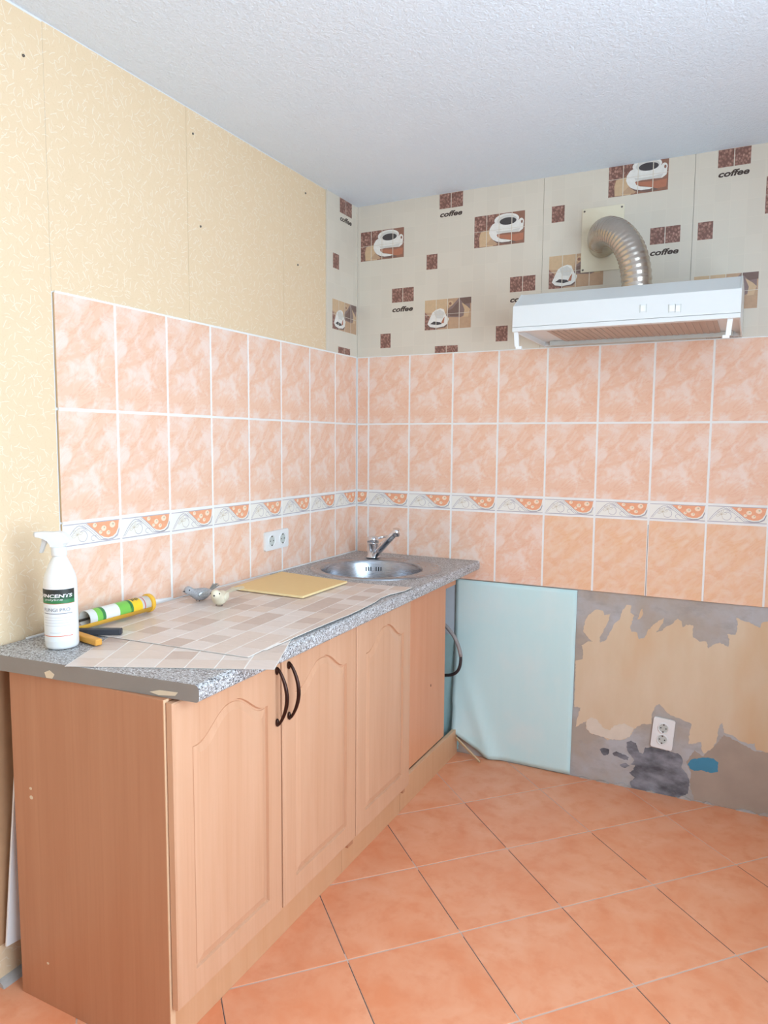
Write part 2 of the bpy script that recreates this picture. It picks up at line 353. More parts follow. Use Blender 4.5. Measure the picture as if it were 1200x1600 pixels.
for a, b in (((w0, h0), (w1, h0 + fr)), ((w0, h1 - fr), (w1, h1)), ((w0, h0 + fr), (w0 + fr, h1 - fr)), ((w1 - fr, h0 + fr), (w1, h1 - fr)), ((mid - fr / 2, h0 + fr), (mid + fr / 2, h1 - fr))):
    mb.box((xa, a[0], a[1]), (xb, b[0], b[1]), 'white_plastic')
window = struct('window_1', mb)
for a, b in ((w0 + fr, mid - fr / 2), (mid + fr / 2, w1 - fr)):
    MB().box((RX1 + 0.058, a, h0 + fr), (RX1 + 0.062, b, h1 - fr), 'glass').build('pane', window)
MB().box((RX1 - 0.12, w0 - 0.04, h0 - 0.03), (RX1 + 0.03, w1 + 0.04, h0), 'white_plastic').build('window_sill', window)

# floor tiles laid on the diagonal
O = Vector((0.71691, -0.88951)); E1 = Vector((0.24047, -0.23143)); E2 = Vector((0.22871, 0.24287)); ga, gb = 0.0076, 0.0050
for i in range(-14, 15):
    for j in range(-14, 15):
        q = [O + E1 * (i + a) + E2 * (j + b) for a, b in ((ga, gb), (1 - ga, gb), (1 - ga, 1 - gb), (ga, 1 - gb))]
        c = O + E1 * (i + .5) + E2 * (j + .5)
        p = clip_rect([tuple(x) for x in q], RX0 - SUR + 0.002, RX1 - 0.002, RY0 + 0.002, SUR - 0.002)
        if len(p) < 3: continue
        ar = abs(sum(p[k][0] * p[(k + 1) % len(p)][1] - p[(k + 1) % len(p)][0] * p[k][1] for k in range(len(p)))) / 2
        if ar < 4e-4: continue
        mb = MB(); mb.prism([(x - c.x, y - c.y) for x, y in p], lambda u, v, d: (u, v, d), -0.009, 0.0, 'terracotta')
        link('floor_tile', mb.mesh('floor_tile'), floor, (c.x, c.y, 0), bev=0.0012)
        if random.random() < .9 and .1 < c.x < RX1 - .1 and RY0 + .3 < c.y < -.2:      # grout crumbled out of this joint
            k0, k1 = random.uniform(0, .06), random.uniform(.86, 1.0); wj = .0034
            qj = [O + E1 * (i + k) + E2 * (j + b) for k, b in ((k0, -wj), (k1, -wj), (k1, wj * .6), (k0, wj * .6))]
            MB().prism([(x.x, x.y) for x in qj], lambda u, v, d: (u, v, d), -.0013, -.0008, 'joint_dark').build('open_joint', floor)

# ---- wall tiles
W, H, BH = 0.2035, 0.30154, 0.06956
Z1 = 1.455; ZT = Z1 + H; ZB1 = Z1 - H; ZB2 = ZB1 - BH; ZB3 = ZB2 - H
rows = [(Z1, ZT, 'tile'), (ZB1, Z1, 'tile'), (ZB2, ZB1, 'border'), (ZB3, ZB2, 'tile')]
GAP = 0.0066
def tile_mesh(x0, x1, z0, z1, m):
    mb = MB(); c = 0.0012; y0, y1 = 0.0, 0.0075
    A = [(x0, z0), (x1, z0), (x1, z1), (x0, z1)]; B = [(x0 + c, z0 + c), (x1 - c, z0 + c), (x1 - c, z1 - c), (x0 + c, z1 - c)]
    v = [(x, y0, z) for x, z in B] + [(x, y0 + c, z) for x, z in A] + [(x, y1, z) for x, z in A]
    f = [(0, 1, 2, 3)] + [(k, (k + 1) % 4, 4 + (k + 1) % 4, 4 + k) for k in range(4)]
    mb.add(v, f, m); mb.add(v, [(4 + k, 4 + (k + 1) % 4, 8 + (k + 1) % 4, 8 + k) for k in range(4)], 'tile_edge' if m != 'border' else 'b_cream')
    return mb
def border_mesh(clipx=None):
    w, h = W - GAP, BH - GAP; x0, x1, z0, z1 = -w / 2, w / 2, -h / 2, h / 2
    if clipx is not None: x0 = clipx
    mb = tile_mesh(x0, x1, z0, z1, 'b_cream')
    fn = lambda u, v, d: ((u - .5) * w, d, (v - .5) * h)
    ok = lambda pts: all((p[0] - .5) * w >= x0 for p in pts)
    def fl(pts, d, m):
        q = clip_rect([((p[0] - .5) * w, (p[1] - .5) * h) for p in pts], x0 + .001, x1 - .001, z0 + .001, z1 - .001)
        if len(q) > 2: mb.flat(q, lambda u, v, d: (u, d, v), d, m)
    def ln(pts, wd, d, m):
        for a, b in zip(pts[:-1], pts[1:]):
            A = Vector(((a[0] - .5) * w, (a[1] - .5) * h)); B = Vector(((b[0] - .5) * w, (b[1] - .5) * h)); t_ = (B - A)
            if t_.length < 1e-6 or min(A.x, B.x) < x0: continue
            n = Vector((-t_.y, t_.x)).normalized() * wd; e = t_.normalized() * wd * .5
            q = [A - e + n, B + e + n, B + e - n, A - e - n]; mb.flat([tuple(p) for p in q], lambda u, v, d: (u, d, v), d, m)
    fl([(0.0, .06), (1.0, .06), (1.0, .0), (0.0, .0)], -.00010, 'b_grey')
    fl([(0.0, .96), (1.0, .96), (1.0, .92), (0.0, .92)], -.00010, 'b_grey')
    # orange hanging garland on the right, cream leaf lobe on the left, grey scroll between
    fl([(.40, .92), (.48, .72), (.56, .50), (.63, .34), (.70, .23), (.78, .18), (.86, .21), (.92, .33), (.965, .56), (.985, .92)], -.00012, 'b_orange')
    for cx, cy, r in ((.54, .80, .06), (.70, .62, .075), (.86, .74, .085), (.78, .40, .06), (.64, .46, .05)):
        fl(ell(cx, cy, r * .62, r * 1.7, 12), -.00018, 'b_light'); fl(ell(cx + .01, cy + .03, r * .22, r * .6, 8), -.00022, 'b_leaf')
    for off, wd in ((0, .0009), (.035, .0006), (.07, .0008)):
        ln([(.385 - off + .30 * k, .90 - off * .6 - .74 * k ** 1.15) for k in [i / 8 for i in range(9)]] + [(.78 - off * .5, .10 - off * .3), (.88 - off * .2, .13 - off * .5), (.95, .28 - off), (.985, .55 - off)], wd, -.00024, 'b_grey')
    for off, wd in ((0, .0009), (.06, .0006)):
        ln([(.03 + off * .4 + .36 * k, .12 + (.74 - off * 1.6) * math.sin(PI * .5 * min(1, k * 1.4)) - (.18 * max(0, k - .7) / .3)) for k in [i / 12 for i in range(13)]], wd, -.00024, 'b_grey')
    ln(ell(.33, .38, .075, .24, 16, -2.4, 2.2), .0008, -.00026, 'b_grey')
    ln(ell(.52, .24, .05, .12, 10, 0.5, 4.8), .0007, -.00026, 'b_grey')
    for a in (0.3, 1.3, 2.4, 3.4):
        ln([(.24, .46), (.24 + .07 * math.cos(a - .25), .46 + .24 * math.sin(a - .25)), (.24 + .095 * math.cos(a), .46 + .30 * math.sin(a)), (.24 + .07 * math.cos(a + .25), .46 + .24 * math.sin(a + .25)), (.24, .46)], .0005, -.00026, 'b_leaf')
    ln([(.24, .46), (.27, .2)], .0006, -.00026, 'b_leaf')
    return mb
TM = {}
def tile_obj(kind, wl, x, zc, h, left, parent, mat='tile'):
    """wl: local left clip (for the tiles cut at the corner)"""
    key = (kind, round(wl, 4), round(h, 4), mat)
    if key not in TM:
        TM[key] = (border_mesh(None if abs(wl + (W - GAP) / 2) < 1e-5 else wl) if kind == 'border' else tile_mesh(wl, (W - GAP) / 2, -(h - GAP) / 2, (h - GAP) / 2, mat)).mesh(kind)
    nm = 'border_tile' if kind == 'border' else 'wall_tile'
    dz = random.uniform(-.0006, .0006); dd = random.uniform(0, .0007)
    return link(nm, TM[key], parent, (-dd, x, zc + dz) if left else (x, dd, zc + dz), PI / 2 if left else 0.0)
full = -(W - GAP) / 2
YL = -1.61794
MB().box((-SUR, YL + .006, ZB3), (-0.0009, 0.0, ZT + .002), 'grout').build('grout_bed', wall_left)
MB().box((0.0, 0.0010, ZB3 + .004), (RX1, SUR, ZT), 'grout').build('grout_bed', wall_back)
for z0, z1, kind in rows:
    for c in range(8):
        o = tile_obj(kind, full, YL + (c + .5) * W - (.0075 if c == 7 else 0), (z0 + z1) / 2, z1 - z0, True, wall_left)
        if c == 7: o.scale.x = (W - GAP - .015) / (W - GAP)          # cut to fit at the corner
    tile_obj(kind, W / 2 - 0.0603 + .004, 0.0603 - W / 2, (z0 + z1) / 2, z1 - z0, False, wall_back)
    for c in range(11):
        x = 0.0603 + (c + .5) * W
        tile_obj(kind, full, x, (z0 + z1) / 2, z1 - z0, False, wall_back, 'tile_b' if (z1 < 1.1 and c >= 4) else 'tile')
# joint without grout between two low tiles
MB().box((0.0603 + 5 * W + .0 + W - .0008, 0.0003, ZB3 + .003), (0.0603 + 6 * W + .0008, .0016, ZB2 - .02), 'grout_dark').build('open_joint', wall_back)

# ---- wallpaper strips, 53 cm wide
y = RY0; edges = [-1.6172 - 0.53 * k for k in range(6)][::-1] + [-1.628 + .53, -1.628 + 1.06, -0.259]
edges = [RY0] + [e for e in edges if e > RY0 + .05]
for a, b in zip(edges[:-1], edges[1:]):
    z0 = 0.0 if b <= YL + .002 else ZT
    MB().box((-SUR, a + .0006, z0), (-SUR + .0009 + random.uniform(0, .0004), b - .0006, RZ - random.uniform(.002, .006)), 'wallpaper').build('wallpaper_strip', wall_left)
for px, py in ((36, 87), (301, 209), (313, 354), (477, 302), (465, 414)):
    p = hit(px, py, 0, -.008)
    MB().lathe([(0.0, .0035), (.0032, .003), (.0036, 0), (.0036, -.002)], 'screw', lambda x, y, z, p=p: (-.0078 + z, p.y + x, p.z + y), 10).build('nail', wall_left)

# ---- printed mosaic panels with the coffee motifs
PY = 0.004
CUPA = [('p_brown', [(0, 0), (1, 0), (1, 1), (0, 1)]), ('bean', [(.0, .0), (.12, .0), (.10, .45), (.30, .62), (.44, .62), (.44, 1), (0, 1)]), ('p_tan', [(.11, .02), (.38, .0), (.42, .10), (.34, .34), (.30, .52), (.13, .48), (.10, .3)]), ('p_sand', [(.22, .06), (.44, .02), (.50, .1), (.36, .26)]),
        ('p_dark', [(.36, .22), (.46, .08), (.66, .02), (.84, .04), (.80, .14), (.60, .12), (.42, .28)]),
        ('p_white', [(.30, .42), (.33, .30), (.38, .20), (.46, .13), (.56, .09), (.70, .09), (.76, .12), (.66, .16), (.54, .2), (.47, .27), (.46, .36), (.62, .38), (.90, .36), (.97, .44), (.98, .60), (.90, .72), (.46, .76), (.36, .68), (.31, .56)]),
        ('p_cinn', [(.45, .34), (.48, .26), (.60, .20), (.72, .14), (.82, .08), (.97, .10), (.98, .32), (.80, .30), (.60, .32)]), ('p_shade', [(.44, .46), (.46, .38), (.62, .37), (.88, .37), (.92, .48), (.74, .44), (.56, .44)]),
        ('p_white', ell(.645, .79, .245, .19)), ('p_shade', ell(.655, .77, .20, .155)), ('p_coffee', ell(.672, .735, .165, .115)), ('p_white', ell(.93, .66, .055, .12, 12)), ('p_brown', ell(.945, .665, .02, .05, 8))]
CUPB = [('p_sand', [(0, 0), (1, 0), (1, 1), (0, 1)]), ('p_tan', [(0, .6), (.45, .52), (.5, 1), (0, 1)]), ('bean', [(0, 0), (.28, 0), (.1, .45), (0, .6)]), ('p_plum', [(.46, .4), (.78, .36), (.98, .5), (.98, 1), (.74, 1), (.62, .8), (.5, .66)]), ('p_dark', [(.48, .6), (.6, .66), (.74, .9), (.74, .4), (.55, .42)]), ('p_dark', [(.74, .98), (1, 1), (1, .8), (.86, .78)]),
        ('p_tan', [(.80, .84), (.92, .70), (.98, .60), (.94, .36), (.84, .36), (.86, .60)]), ('p_tan', ell(.56, .84, .06, .09, 12)), ('p_brown', ell(.555, .83, .03, .05, 10)),
        ('p_dark', [(.06, .12), (.2, .03), (.45, .05), (.52, .16), (.3, .2)]),
        ('p_white', [(.06, .2), (.12, .1), (.26, .06), (.42, .09), (.50, .18), (.53, .34), (.48, .42), (.44, .55), (.42, .66), (.34, .7), (.24, .66), (.17, .58), (.12, .42)]), ('p_shade', [(.2, .6), (.25, .38), (.4, .36), (.43, .55), (.34, .66)]),
        ('p_coffee', [(.12, .2), (.2, .28), (.34, .24), (.38, .18), (.28, .15)]), ('p_cinn', [(.36, .2), (.40, .34), (.44, .42), (.42, .2)])]
def print_mesh(layers, w, h, cols, rows_):
    mb = MB(); fn = lambda u, v, d: (u * w, d, v * h)
    for i, (m, pts) in enumerate(layers): mb.flat(pts, fn, -.0001 - .00004 * i, m)
    d = -.0001 - .00004 * (len(layers) + 1)
    for k in range(1, cols): mb.flat([(k / cols - .0014 / w, 0), (k / cols + .0014 / w, 0), (k / cols + .0014 / w, 1), (k / cols - .0014 / w, 1)], fn, d, 'p_line')
    for k in range(1, rows_): mb.flat([(0, k / rows_ - .0008 / h), (1, k / rows_ - .0008 / h), (1, k / rows_ + .0008 / h), (0, k / rows_ + .0008 / h)], fn, d, 'p_line')
    return mb
SQ = [('bean', [(0, 0), (1, 0), (1, 1), (0, 1)])]
tv, tf = text_tris('coffee', 0.25, 0.035)
txt = MB().add([(x * .1, -.0002, z * .0225) for x, z in tv], tf, 'p_text')
motifs = {'cup_print': print_mesh(CUPA, .213, .126, 4, 2), 'spoon_cup_print': print_mesh(CUPB, .211, .126, 4, 2), 'bean_print': print_mesh(SQ, .0505, .0625, 1, 1), 'bean_pair_print': print_mesh(SQ, .105, .0605, 2, 1), 'lettering_print': txt}
motif_me = {k: v.mesh(k) for k, v in motifs.items()}
half_pair = print_mesh(SQ, .105, .0285, 2, 1).mesh('bean_pair_print'); low_cup = None
PER = 0.5362
LIST = [('cup_print', .0155, 2.178), ('bean_print', .337, 2.112), ('bean_pair_print', .394, 2.3555), ('lettering_print', .397, 2.3215), ('bean_pair_print', .173, 1.986), ('lettering_print', .175, 1.945), ('spoon_cup_print', .332, 1.857), ('bean_print', .117, 1.792), ('half', .381, 1.7585)]
def panel(name_parent, x0, x1, shift, left):
    if left: pn = MB().box((-SUR + .001, x0, ZT), (-PY, x1, RZ), 'mosaic').build('mosaic_wall_panel', name_parent)
    else: pn = MB().box((x0 + .0006, PY, ZT), (x1 - .0006, SUR, RZ), 'mosaic').build('mosaic_wall_panel', name_parent)
    for n in range(-1, 5):
        for k, bx, bz in LIST:
            x = bx + PER * n + (-.0075 if left else 0); z = bz + shift
            wd = .213 if 'cup' in k else (.0505 if k == 'bean_print' else .105)
            hh = .126 if 'cup' in k else .06
            if x < x0 - .004 or x + wd > x1 + .006 or z + hh > RZ + .022: continue
            me = half_pair if k == 'half' else motif_me[k]
            o = link('bean_pair_print' if k == 'half' else k, me, pn, (-PY, x, z) if left else (x, PY, z), PI / 2 if left else 0)
    return pn
panel(wall_left, -.259, 0.004, 0, True)
panel(wall_back, 0.0, .84, 0, False); panel(wall_back, .84, 1.392, .128, False); panel(wall_back, 1.392, RX1, 0, False)
MB().box((-PY, -.002, ZT), (.0, PY, RZ), 'mosaic').build('corner_strip', wall_back)

# ---- bare lower back wall: layers of paint and plaster left on it, one with shade painted in
def patch(name, pts, m, d=0.0012):
    q = [hit(x, y, 1, SUR) for x, y in pts]; out = []
    for a, b in zip(q, q[1:] + q[:1]):                      # ragged edge
        L_ = (b - a).length; k = max(1, int(L_ / .006)); nrm = Vector((-(b - a).z, 0, (b - a).x)).normalized() if L_ > 0 else Vector()
        out += [a.lerp(b, i / k) + nrm * (random.uniform(-.0022, .0022) if i else 0) for i in range(k)]
    q = out
    MB().prism([(p.x, p.z) for p in q], XZ(SUR), 0.0004, -d, m).build(name, wall_back)
OCHRE = [(899.5,1032),(910,1030),(911,1018),(908.5,1008),(919,1002),(926.5,1003),(916,993),(911,985),(914.5,970),(920.5,960),(931,952.5),(941.5,954),(944.5,961.5),(954,958.5),(950.5,970.5),(943,985.5),(937,996),(938,1004),(946,1000.5),(955,985.5),(959.5,975),(967,969),(973,952.5),(979,945),(986.5,946),(985,957),(991,961.5),(985,978),(986.5,987),(995.5,988.5),(998.5,999),(1007.5,996),(1012,985.5),(1022.5,975),(1037.5,964.5),(1036,973.5),(1025.5,988.5),(1033,986),(1043.5,978),(1050.7,974.7),(1058.7,966.7),(1065,970.7),(1066.7,980),(1072,976),(1083,977),(1082.7,996),(1093,1002.7),(1104,1002.7),(1106.7,1013),(1116,1006.7),(1125,1004),(1138,1010.7),(1140,998.7),(1136,990.7),(1149,992),(1153,976),(1150.7,965),(1157,968.7),(1170.7,972),(1188,981),(1190.7,973),(1200,970.7),(1240,990),(1262,972),(1300,1000),(1340,985),(1380,1010),(1400,1180),(1340,1168),(1290,1190),(1240,1172),
         (1199,1176),(1181,1171.5),(1179.5,1161),(1169,1162.5),(1154,1156.5),(1145,1149),(1131.5,1144.5),(1128.5,1129.5),(1124,1134),(1119.5,1158),(1113.5,1168.5),(1100,1177.5),(1095.5,1168.5),(1095.5,1159.5),(1076,1162.5),(1077.5,1143),(1080.5,1131),(1067,1125),(1047.5,1117.5),(1039,1110),(1030,1099.5),(1024,1104),(1018,1117.5),(1018,1131),(1004.5,1131),(991,1138.5),(983.5,1152),(970,1156.5),(958,1155),(949,1156.5),(943,1150.5),(923.5,1146),(916,1138.5),(916,1126.5),(899.5,1135.5),(901,1125),(907,1105.5),(897,1104)]
patch('ochre_paint_layer', OCHRE, 'ochre')
patch('ochre_paint_fleck', [(996, 968), (1000, 956), (1004, 951), (1005, 958), (1000, 967)], 'ochre')
patch('cream_plaster_patch', [(917, 1126), (922, 1121), (931, 1123), (943, 1137), (952, 1141), (961, 1133), (975, 1130), (990, 1137), (984, 1151), (970, 1156), (955, 1155), (945, 1152), (924, 1146), (916, 1138)], 'cream_plaster', .0018)
patch('dark_adhesive_smear', [(979, 1160), (986, 1157), (994, 1161), (996, 1168), (999, 1176), (1004, 1178), (1008, 1168), (1018, 1167), (1050, 1175), (1059, 1177), (1065, 1183), (1067, 1190), (1065, 1200), (1073, 1209), (1077.5, 1222), (1075, 1240), (1062, 1246), (1040, 1243), (1010, 1238), (988, 1233), (984, 1222), (992, 1215), (983, 1207), (990, 1203), (992, 1195), (985, 1194), (991, 1188), (986, 1180), (980, 1172)], 'smear', .001)
patch('dark_adhesive_smear', [(937, 1171), (943, 1168.5), (952, 1171), (950, 1179), (943, 1180)], 'smear', .001)
patch('dark_adhesive_smear', [(957, 1177), (963, 1174), (975, 1179), (983, 1183), (981, 1188), (970, 1185), (960, 1181)], 'smear', .001)
patch('dark_adhesive_smear', [(968, 1195), (978, 1192), (984, 1196), (976, 1200)], 'smear', .001)
patch('brown_plaster_shade_layer', [(1078, 1228), (1079, 1205), (1072, 1190), (1085, 1172), (1098, 1182), (1120, 1162), (1131, 1148), (1155, 1160), (1180, 1174), (1230, 1176), (1280, 1194), (1380, 1190), (1380, 1312), (1200, 1276), (1120, 1258), (1085, 1250)], 'brown_plaster_shade', .0005)  # brown plaster tone that also paints in the shade at the lower right
patch('blue_paint_patch', [(1074.5, 1194.75), (1080.5, 1186.5), (1100, 1183.5), (1115, 1185), (1122.5, 1191), (1121.75, 1206), (1109, 1207.5), (1095.5, 1203), (1085, 1204.5), (1077.5, 1200)], 'blue_paint', .0008)
patch('pale_paint_patch', [(640, 900), (716, 905), (716, 992), (640, 985)], 'pale_grey_paint', .0006)
patch('teal_paint_patch', [(640, 985), (716, 992), (716, 1170), (640, 1150)], 'teal_wall', .0006)
# crumbled mortar where the wall meets the floor
for k in range(9):
    x = 1.05 + k * .1 + random.uniform(-.03, .03); L_ = random.uniform(.03, .07); hh = random.uniform(.006, .016)
    mb = MB(); n = 7
    prof = [(x - L_ / 2 + L_ * i / n, (hh * math.sin(PI * i / n) * random.uniform(.6, 1.1)) if 0 < i < n else .0005) for i in range(n + 1)]
    mb.prism([(prof[0][0], -.003)] + prof + [(prof[-1][0], -.003)], XZ(SUR), 0.0005, -random.uniform(.005, .010), 'plaster').build('mortar_crumb', wall_back)

# ------------------------------------------------------------------ base cabinets
ZD0, ZD1 = 0.135, 0.826
XD = 0.571
def door_mesh(width, height):
    mb = MB(); hw = width / 2; T = .018; inset = .058
    def outline(d):
        a = hw - inset - d; zb = inset + .002 + d; zs = height - .112 - d; rise = .058
        pts = [(-a + 2 * a * i / 10, zb) for i in range(10)] + [(a, zb + (zs - zb) * i / 8) for i in range(8)]
        for i in range(33):
            u = 1 - 2 * i / 32; s_ = abs(u)
            k = 0.0 if s_ > .90 else (0.5 + 0.5 * math.cos(PI * (s_ / .90) ** 1.15))
            pts.append((a * u, zs + rise * k))
        pts += [(-a, zs - (zs - zb) * i / 8) for i in range(1, 8)]
        return pts
    def rect():
        pts = [(-hw + 2 * hw * i / 10, 0) for i in range(10)] + [(hw, height * i / 8) for i in range(8)]
        pts += [(hw * (1 - 2 * i / 32), height) for i in range(33)] + [(-hw, height - height * i / 8) for i in range(1, 8)]
        return pts
    c = .003
    def shrink(p): return (max(-hw + c, min(hw - c, p[0])), max(c, min(height - c, p[1])))
    R = rect(); n = len(R)
    rings = [([(p[0], p[1]) for p in R], -T), (R, -c), ([shrink(p) for p in R], 0.0), (outline(0), 0.0), (outline(.0022), -.0068), (outline(.0060), -.0068), (outline(.007), -.0042), (outline(.024), -.0002)]
    vs_ = [(d, x, z) for pts, d in rings for x, z in pts]
    fs = [(r * n + i, r * n + (i + 1) % n, (r + 1) * n + (i + 1) % n, (r + 1) * n + i) for r in range(len(rings) - 1) for i in range(n)]
    mb.add(vs_, fs, 'door_wood')
    o = (len(rings) - 1) * n
    mb.flat(rings[-1][0], lambda u, v, d: (d, u, v), -.0002, 'door_wood'); mb.flat(R, lambda u, v, d: (d, u, v), -T, 'door_wood')
    return mb.mesh('door')
DOOR = door_mesh(.393, ZD1 - ZD0)
def handle_mesh():
    mb = MB(); n = 22; L = .152; path = []; rr = []
    for i in range(n + 1):
        k = i / n; path.append((.004 + .030 * math.sin(PI * k) ** .75, 0, -L / 2 + L * k)); rr.append(.0036 + .0016 * math.sin(PI * k))
    mb.tube(path, rr, 'handle_bronze', 10)
    for s_ in (-1, 1):
        z = s_ * (L / 2 - .004); mb.ball((.004, 0, z - s_ * .004), (.005, .0052, .011), 'handle_bronze', seg=10, rings=6)
    return mb.mesh('handle')
HANDLE = handle_mesh()
YE = -1.832
def side(mb, y0, y1, x0, x1, z0, z1, m): return mb.box((x0, y0, z0), (x1, y1, z1), m)
XB = 0.03
cabA = thing('base_cabinet', (.30, -1.43, 0), 'pale wood base cabinet with two arched doors and bronze bow handles', 'cabinet')
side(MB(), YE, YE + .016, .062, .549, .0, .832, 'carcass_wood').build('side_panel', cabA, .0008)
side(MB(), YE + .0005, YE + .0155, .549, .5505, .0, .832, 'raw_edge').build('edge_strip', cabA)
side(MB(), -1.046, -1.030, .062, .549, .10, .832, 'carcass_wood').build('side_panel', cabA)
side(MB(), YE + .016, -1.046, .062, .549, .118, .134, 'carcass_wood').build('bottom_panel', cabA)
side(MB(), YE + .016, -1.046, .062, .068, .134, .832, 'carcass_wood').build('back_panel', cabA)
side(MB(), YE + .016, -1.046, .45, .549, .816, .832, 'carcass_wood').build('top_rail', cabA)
side(MB(), YE + .016, -1.031, .502, .518, .0, .118, 'plinth_wood').build('plinth', cabA, .001)
for yc, ys in ((-1.6305, -1.457), (-1.2305, -1.4035)):
    d = link('door', DOOR, cabA, (XD, yc, ZD0))
    h = link('handle', HANDLE, d, (0, ys - yc, .7255 - ZD0))
    h['label'] = 'dark bronze bow handle'
for (px, py, r) in ((48, 1232, .0045), (49, 1246, .006), (75, 1505, .004)):
    p = hit(px, py, 1, YE)
    MB().prism(ell(p.x, p.z, r, r * .8, 8), XZ(YE), .0002, -.0004, 'chip').build('chipped_spot', cabA)

cabB = thing('sink_cabinet', (.30, -.55, 0), 'corner sink cabinet with one arched door and plain orange wood filler panel', 'cabinet')
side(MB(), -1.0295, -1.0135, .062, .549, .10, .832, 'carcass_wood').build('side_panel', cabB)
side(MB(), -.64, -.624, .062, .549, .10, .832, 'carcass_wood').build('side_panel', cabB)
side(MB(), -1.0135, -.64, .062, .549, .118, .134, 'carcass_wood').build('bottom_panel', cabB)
d = link('door', DOOR, cabB, (XD, -.8305, ZD0))
fp = side(MB(), -.624, -.125, .486, .500, .118, .832, 'panel_wood').build('filler_panel', cabB, .001); fp['label'] = 'plain orange wood panel'
side(MB(), -.125, -.012, .486, .500, .76, .832, 'panel_wood').build('top_rail', cabB)
side(MB(), -1.029, -.600, .502, .518, .0, .118, 'plinth_wood').build('plinth', cabB, .001)
side(MB(), -.592, -.006, .500, .516, .0, .112, 'plinth_wood').build('plinth', cabB, .001)
side(MB(), -.592, -.006, .4995, .5165, .112, .1135, 'raw_edge').build('plinth_edge', cabB)
p = hit(673, 1071, 0, .5)
MB().lathe([(0, .0006), (.004, .0006), (.004, -.001)], 'gap_dark', lambda x, y, z: (.5002 + z, p.y + x * .8, p.z + y * 1.4), 10).build('screw_hole', cabB)

# ------------------------------------------------------------------ countertop with a cut-out for the sink
SX, SY, SR = .300, -.385, .262
mb = MB(); zt, zb = .870, .8325
prof = [(0.002, zb), (0.002, zt)] + [(1 - .012 + .012 * math.sin(a), zt - .012 + .012 * math.cos(a)) for a in [PI / 2 * i / 6 for i in range(7)]] + [(1 - .008 + .008 * math.cos(a), zb + .008 - .008 * math.sin(a)) for a in [PI / 2 * i / 4 for i in range(5)]]
def sect(far):
    out = []
    for u, z in prof:
        if far: x = u if u < .5 else u - 1 + .604; out.append((x, -.0015, z))
        else:
            x = u if u < .5 else u - 1 + .628; out.append((x, -1.866 + .056 * x / .628, z))
    return out
A, B = sect(True), sect(False); n = len(prof)
mb.add(A + B, [(i, (i + 1) % n, n + (i + 1) % n, n + i) for i in range(n)], 'granite')
mb.add(A, [tuple(range(n))], 'edge_band'); mb.add(B, [tuple(range(n))], 'edge_band')
me = mb.mesh('countertop'); top = bpy.data.objects.new('countertop', me); COL.objects.link(top)
cm_ = MB().lathe([(0, .7), (.236, .7), (.236, .95), (0, .95)], 'granite', lambda x, y, z: (SX + x, SY + y, z), 48).mesh('cutter')
cut = bpy.data.objects.new('cutter', cm_); COL.objects.link(cut)
md = top.modifiers.new('b', 'BOOLEAN'); md.operation = 'DIFFERENCE'; md.object = cut; md.solver = 'EXACT'
ev = top.evaluated_get(bpy.context.evaluated_depsgraph_get()); me2 = bpy.data.meshes.new_from_object(ev)
top.modifiers.clear(); top.data = me2; bpy.data.objects.remove(cut)
me2.name = 'countertop'
for pg in me2.polygons: pg.use_smooth = False
tag(top, 'long grey speckled laminate countertop with chipped grey end edge', 'countertop')
def endy(x): return -1.866 + .056 * x / .628
for pts in ([(71, 1050), (78, 1047), (85, 1054), (82, 1062), (74, 1063)], [(221, 1086), (235, 1084), (262, 1089), (258, 1094), (234, 1092)]):
    q = [hit(x, y, 1, -1.845) for x, y in pts]
    cx_ = sum(p.x for p in q) / len(q)
    MB().prism([(p.x, max(zb + .001, min(zt - .001, p.z))) for p in q], lambda u, v, d: (u, endy(u) + d, v), .0003, -.0006, 'chip').build('chipped_spot', top)
MB().box((.0025, -1.74, .8705), (.007, -.02, .875), 'grout').build('sealant_bead', top)

# ------------------------------------------------------------------ round steel sink and tap
sk = thing('sink', (SX, SY, .87), 'round stainless steel sink set into the speckled countertop', 'sink')
cx2, cy2 = SX - .010, SY - .014
rim = MB(); seg = 64
ringsR = [(SX, SY, SR, .8705), (SX, SY, SR - .001, .8735), (SX, SY, SR - .005, .8765), (SX, SY, SR - .012, .8768), (SX, SY, SR - .018, .8742), (SX, SY, SR - .024, .8730), (cx2, cy2, .2085, .8728), (cx2, cy2, .2050, .8722), (cx2, cy2, .2025, .8695), (cx2, cy2, .1990, .858), (cx2, cy2, .1935, .834), (cx2, cy2, .189, .80), (cx2, cy2, .176, .735), (cx2, cy2, .150, .717), (cx2, cy2, .10, .712), (cx2, cy2, .035, .709), (cx2, cy2, .0, .709)]
vs_ = [(x + r * math.cos(2 * PI * i / seg), y + r * math.sin(2 * PI * i / seg), z) for x, y, r, z in ringsR for i in range(seg)]
fs = [(j * seg + i, j * seg + (i + 1) % seg, (j + 1) * seg + (i + 1) % seg, (j + 1) * seg + i) for j in range(len(ringsR) - 1) for i in range(seg)]
rim.add(vs_, fs, 'steel', True).build('basin', sk)
az = math.atan2(-.2 - cy2, .20 - cx2)
far = hit(587, 888, 2, .845); az = math.atan2(.17, .03)
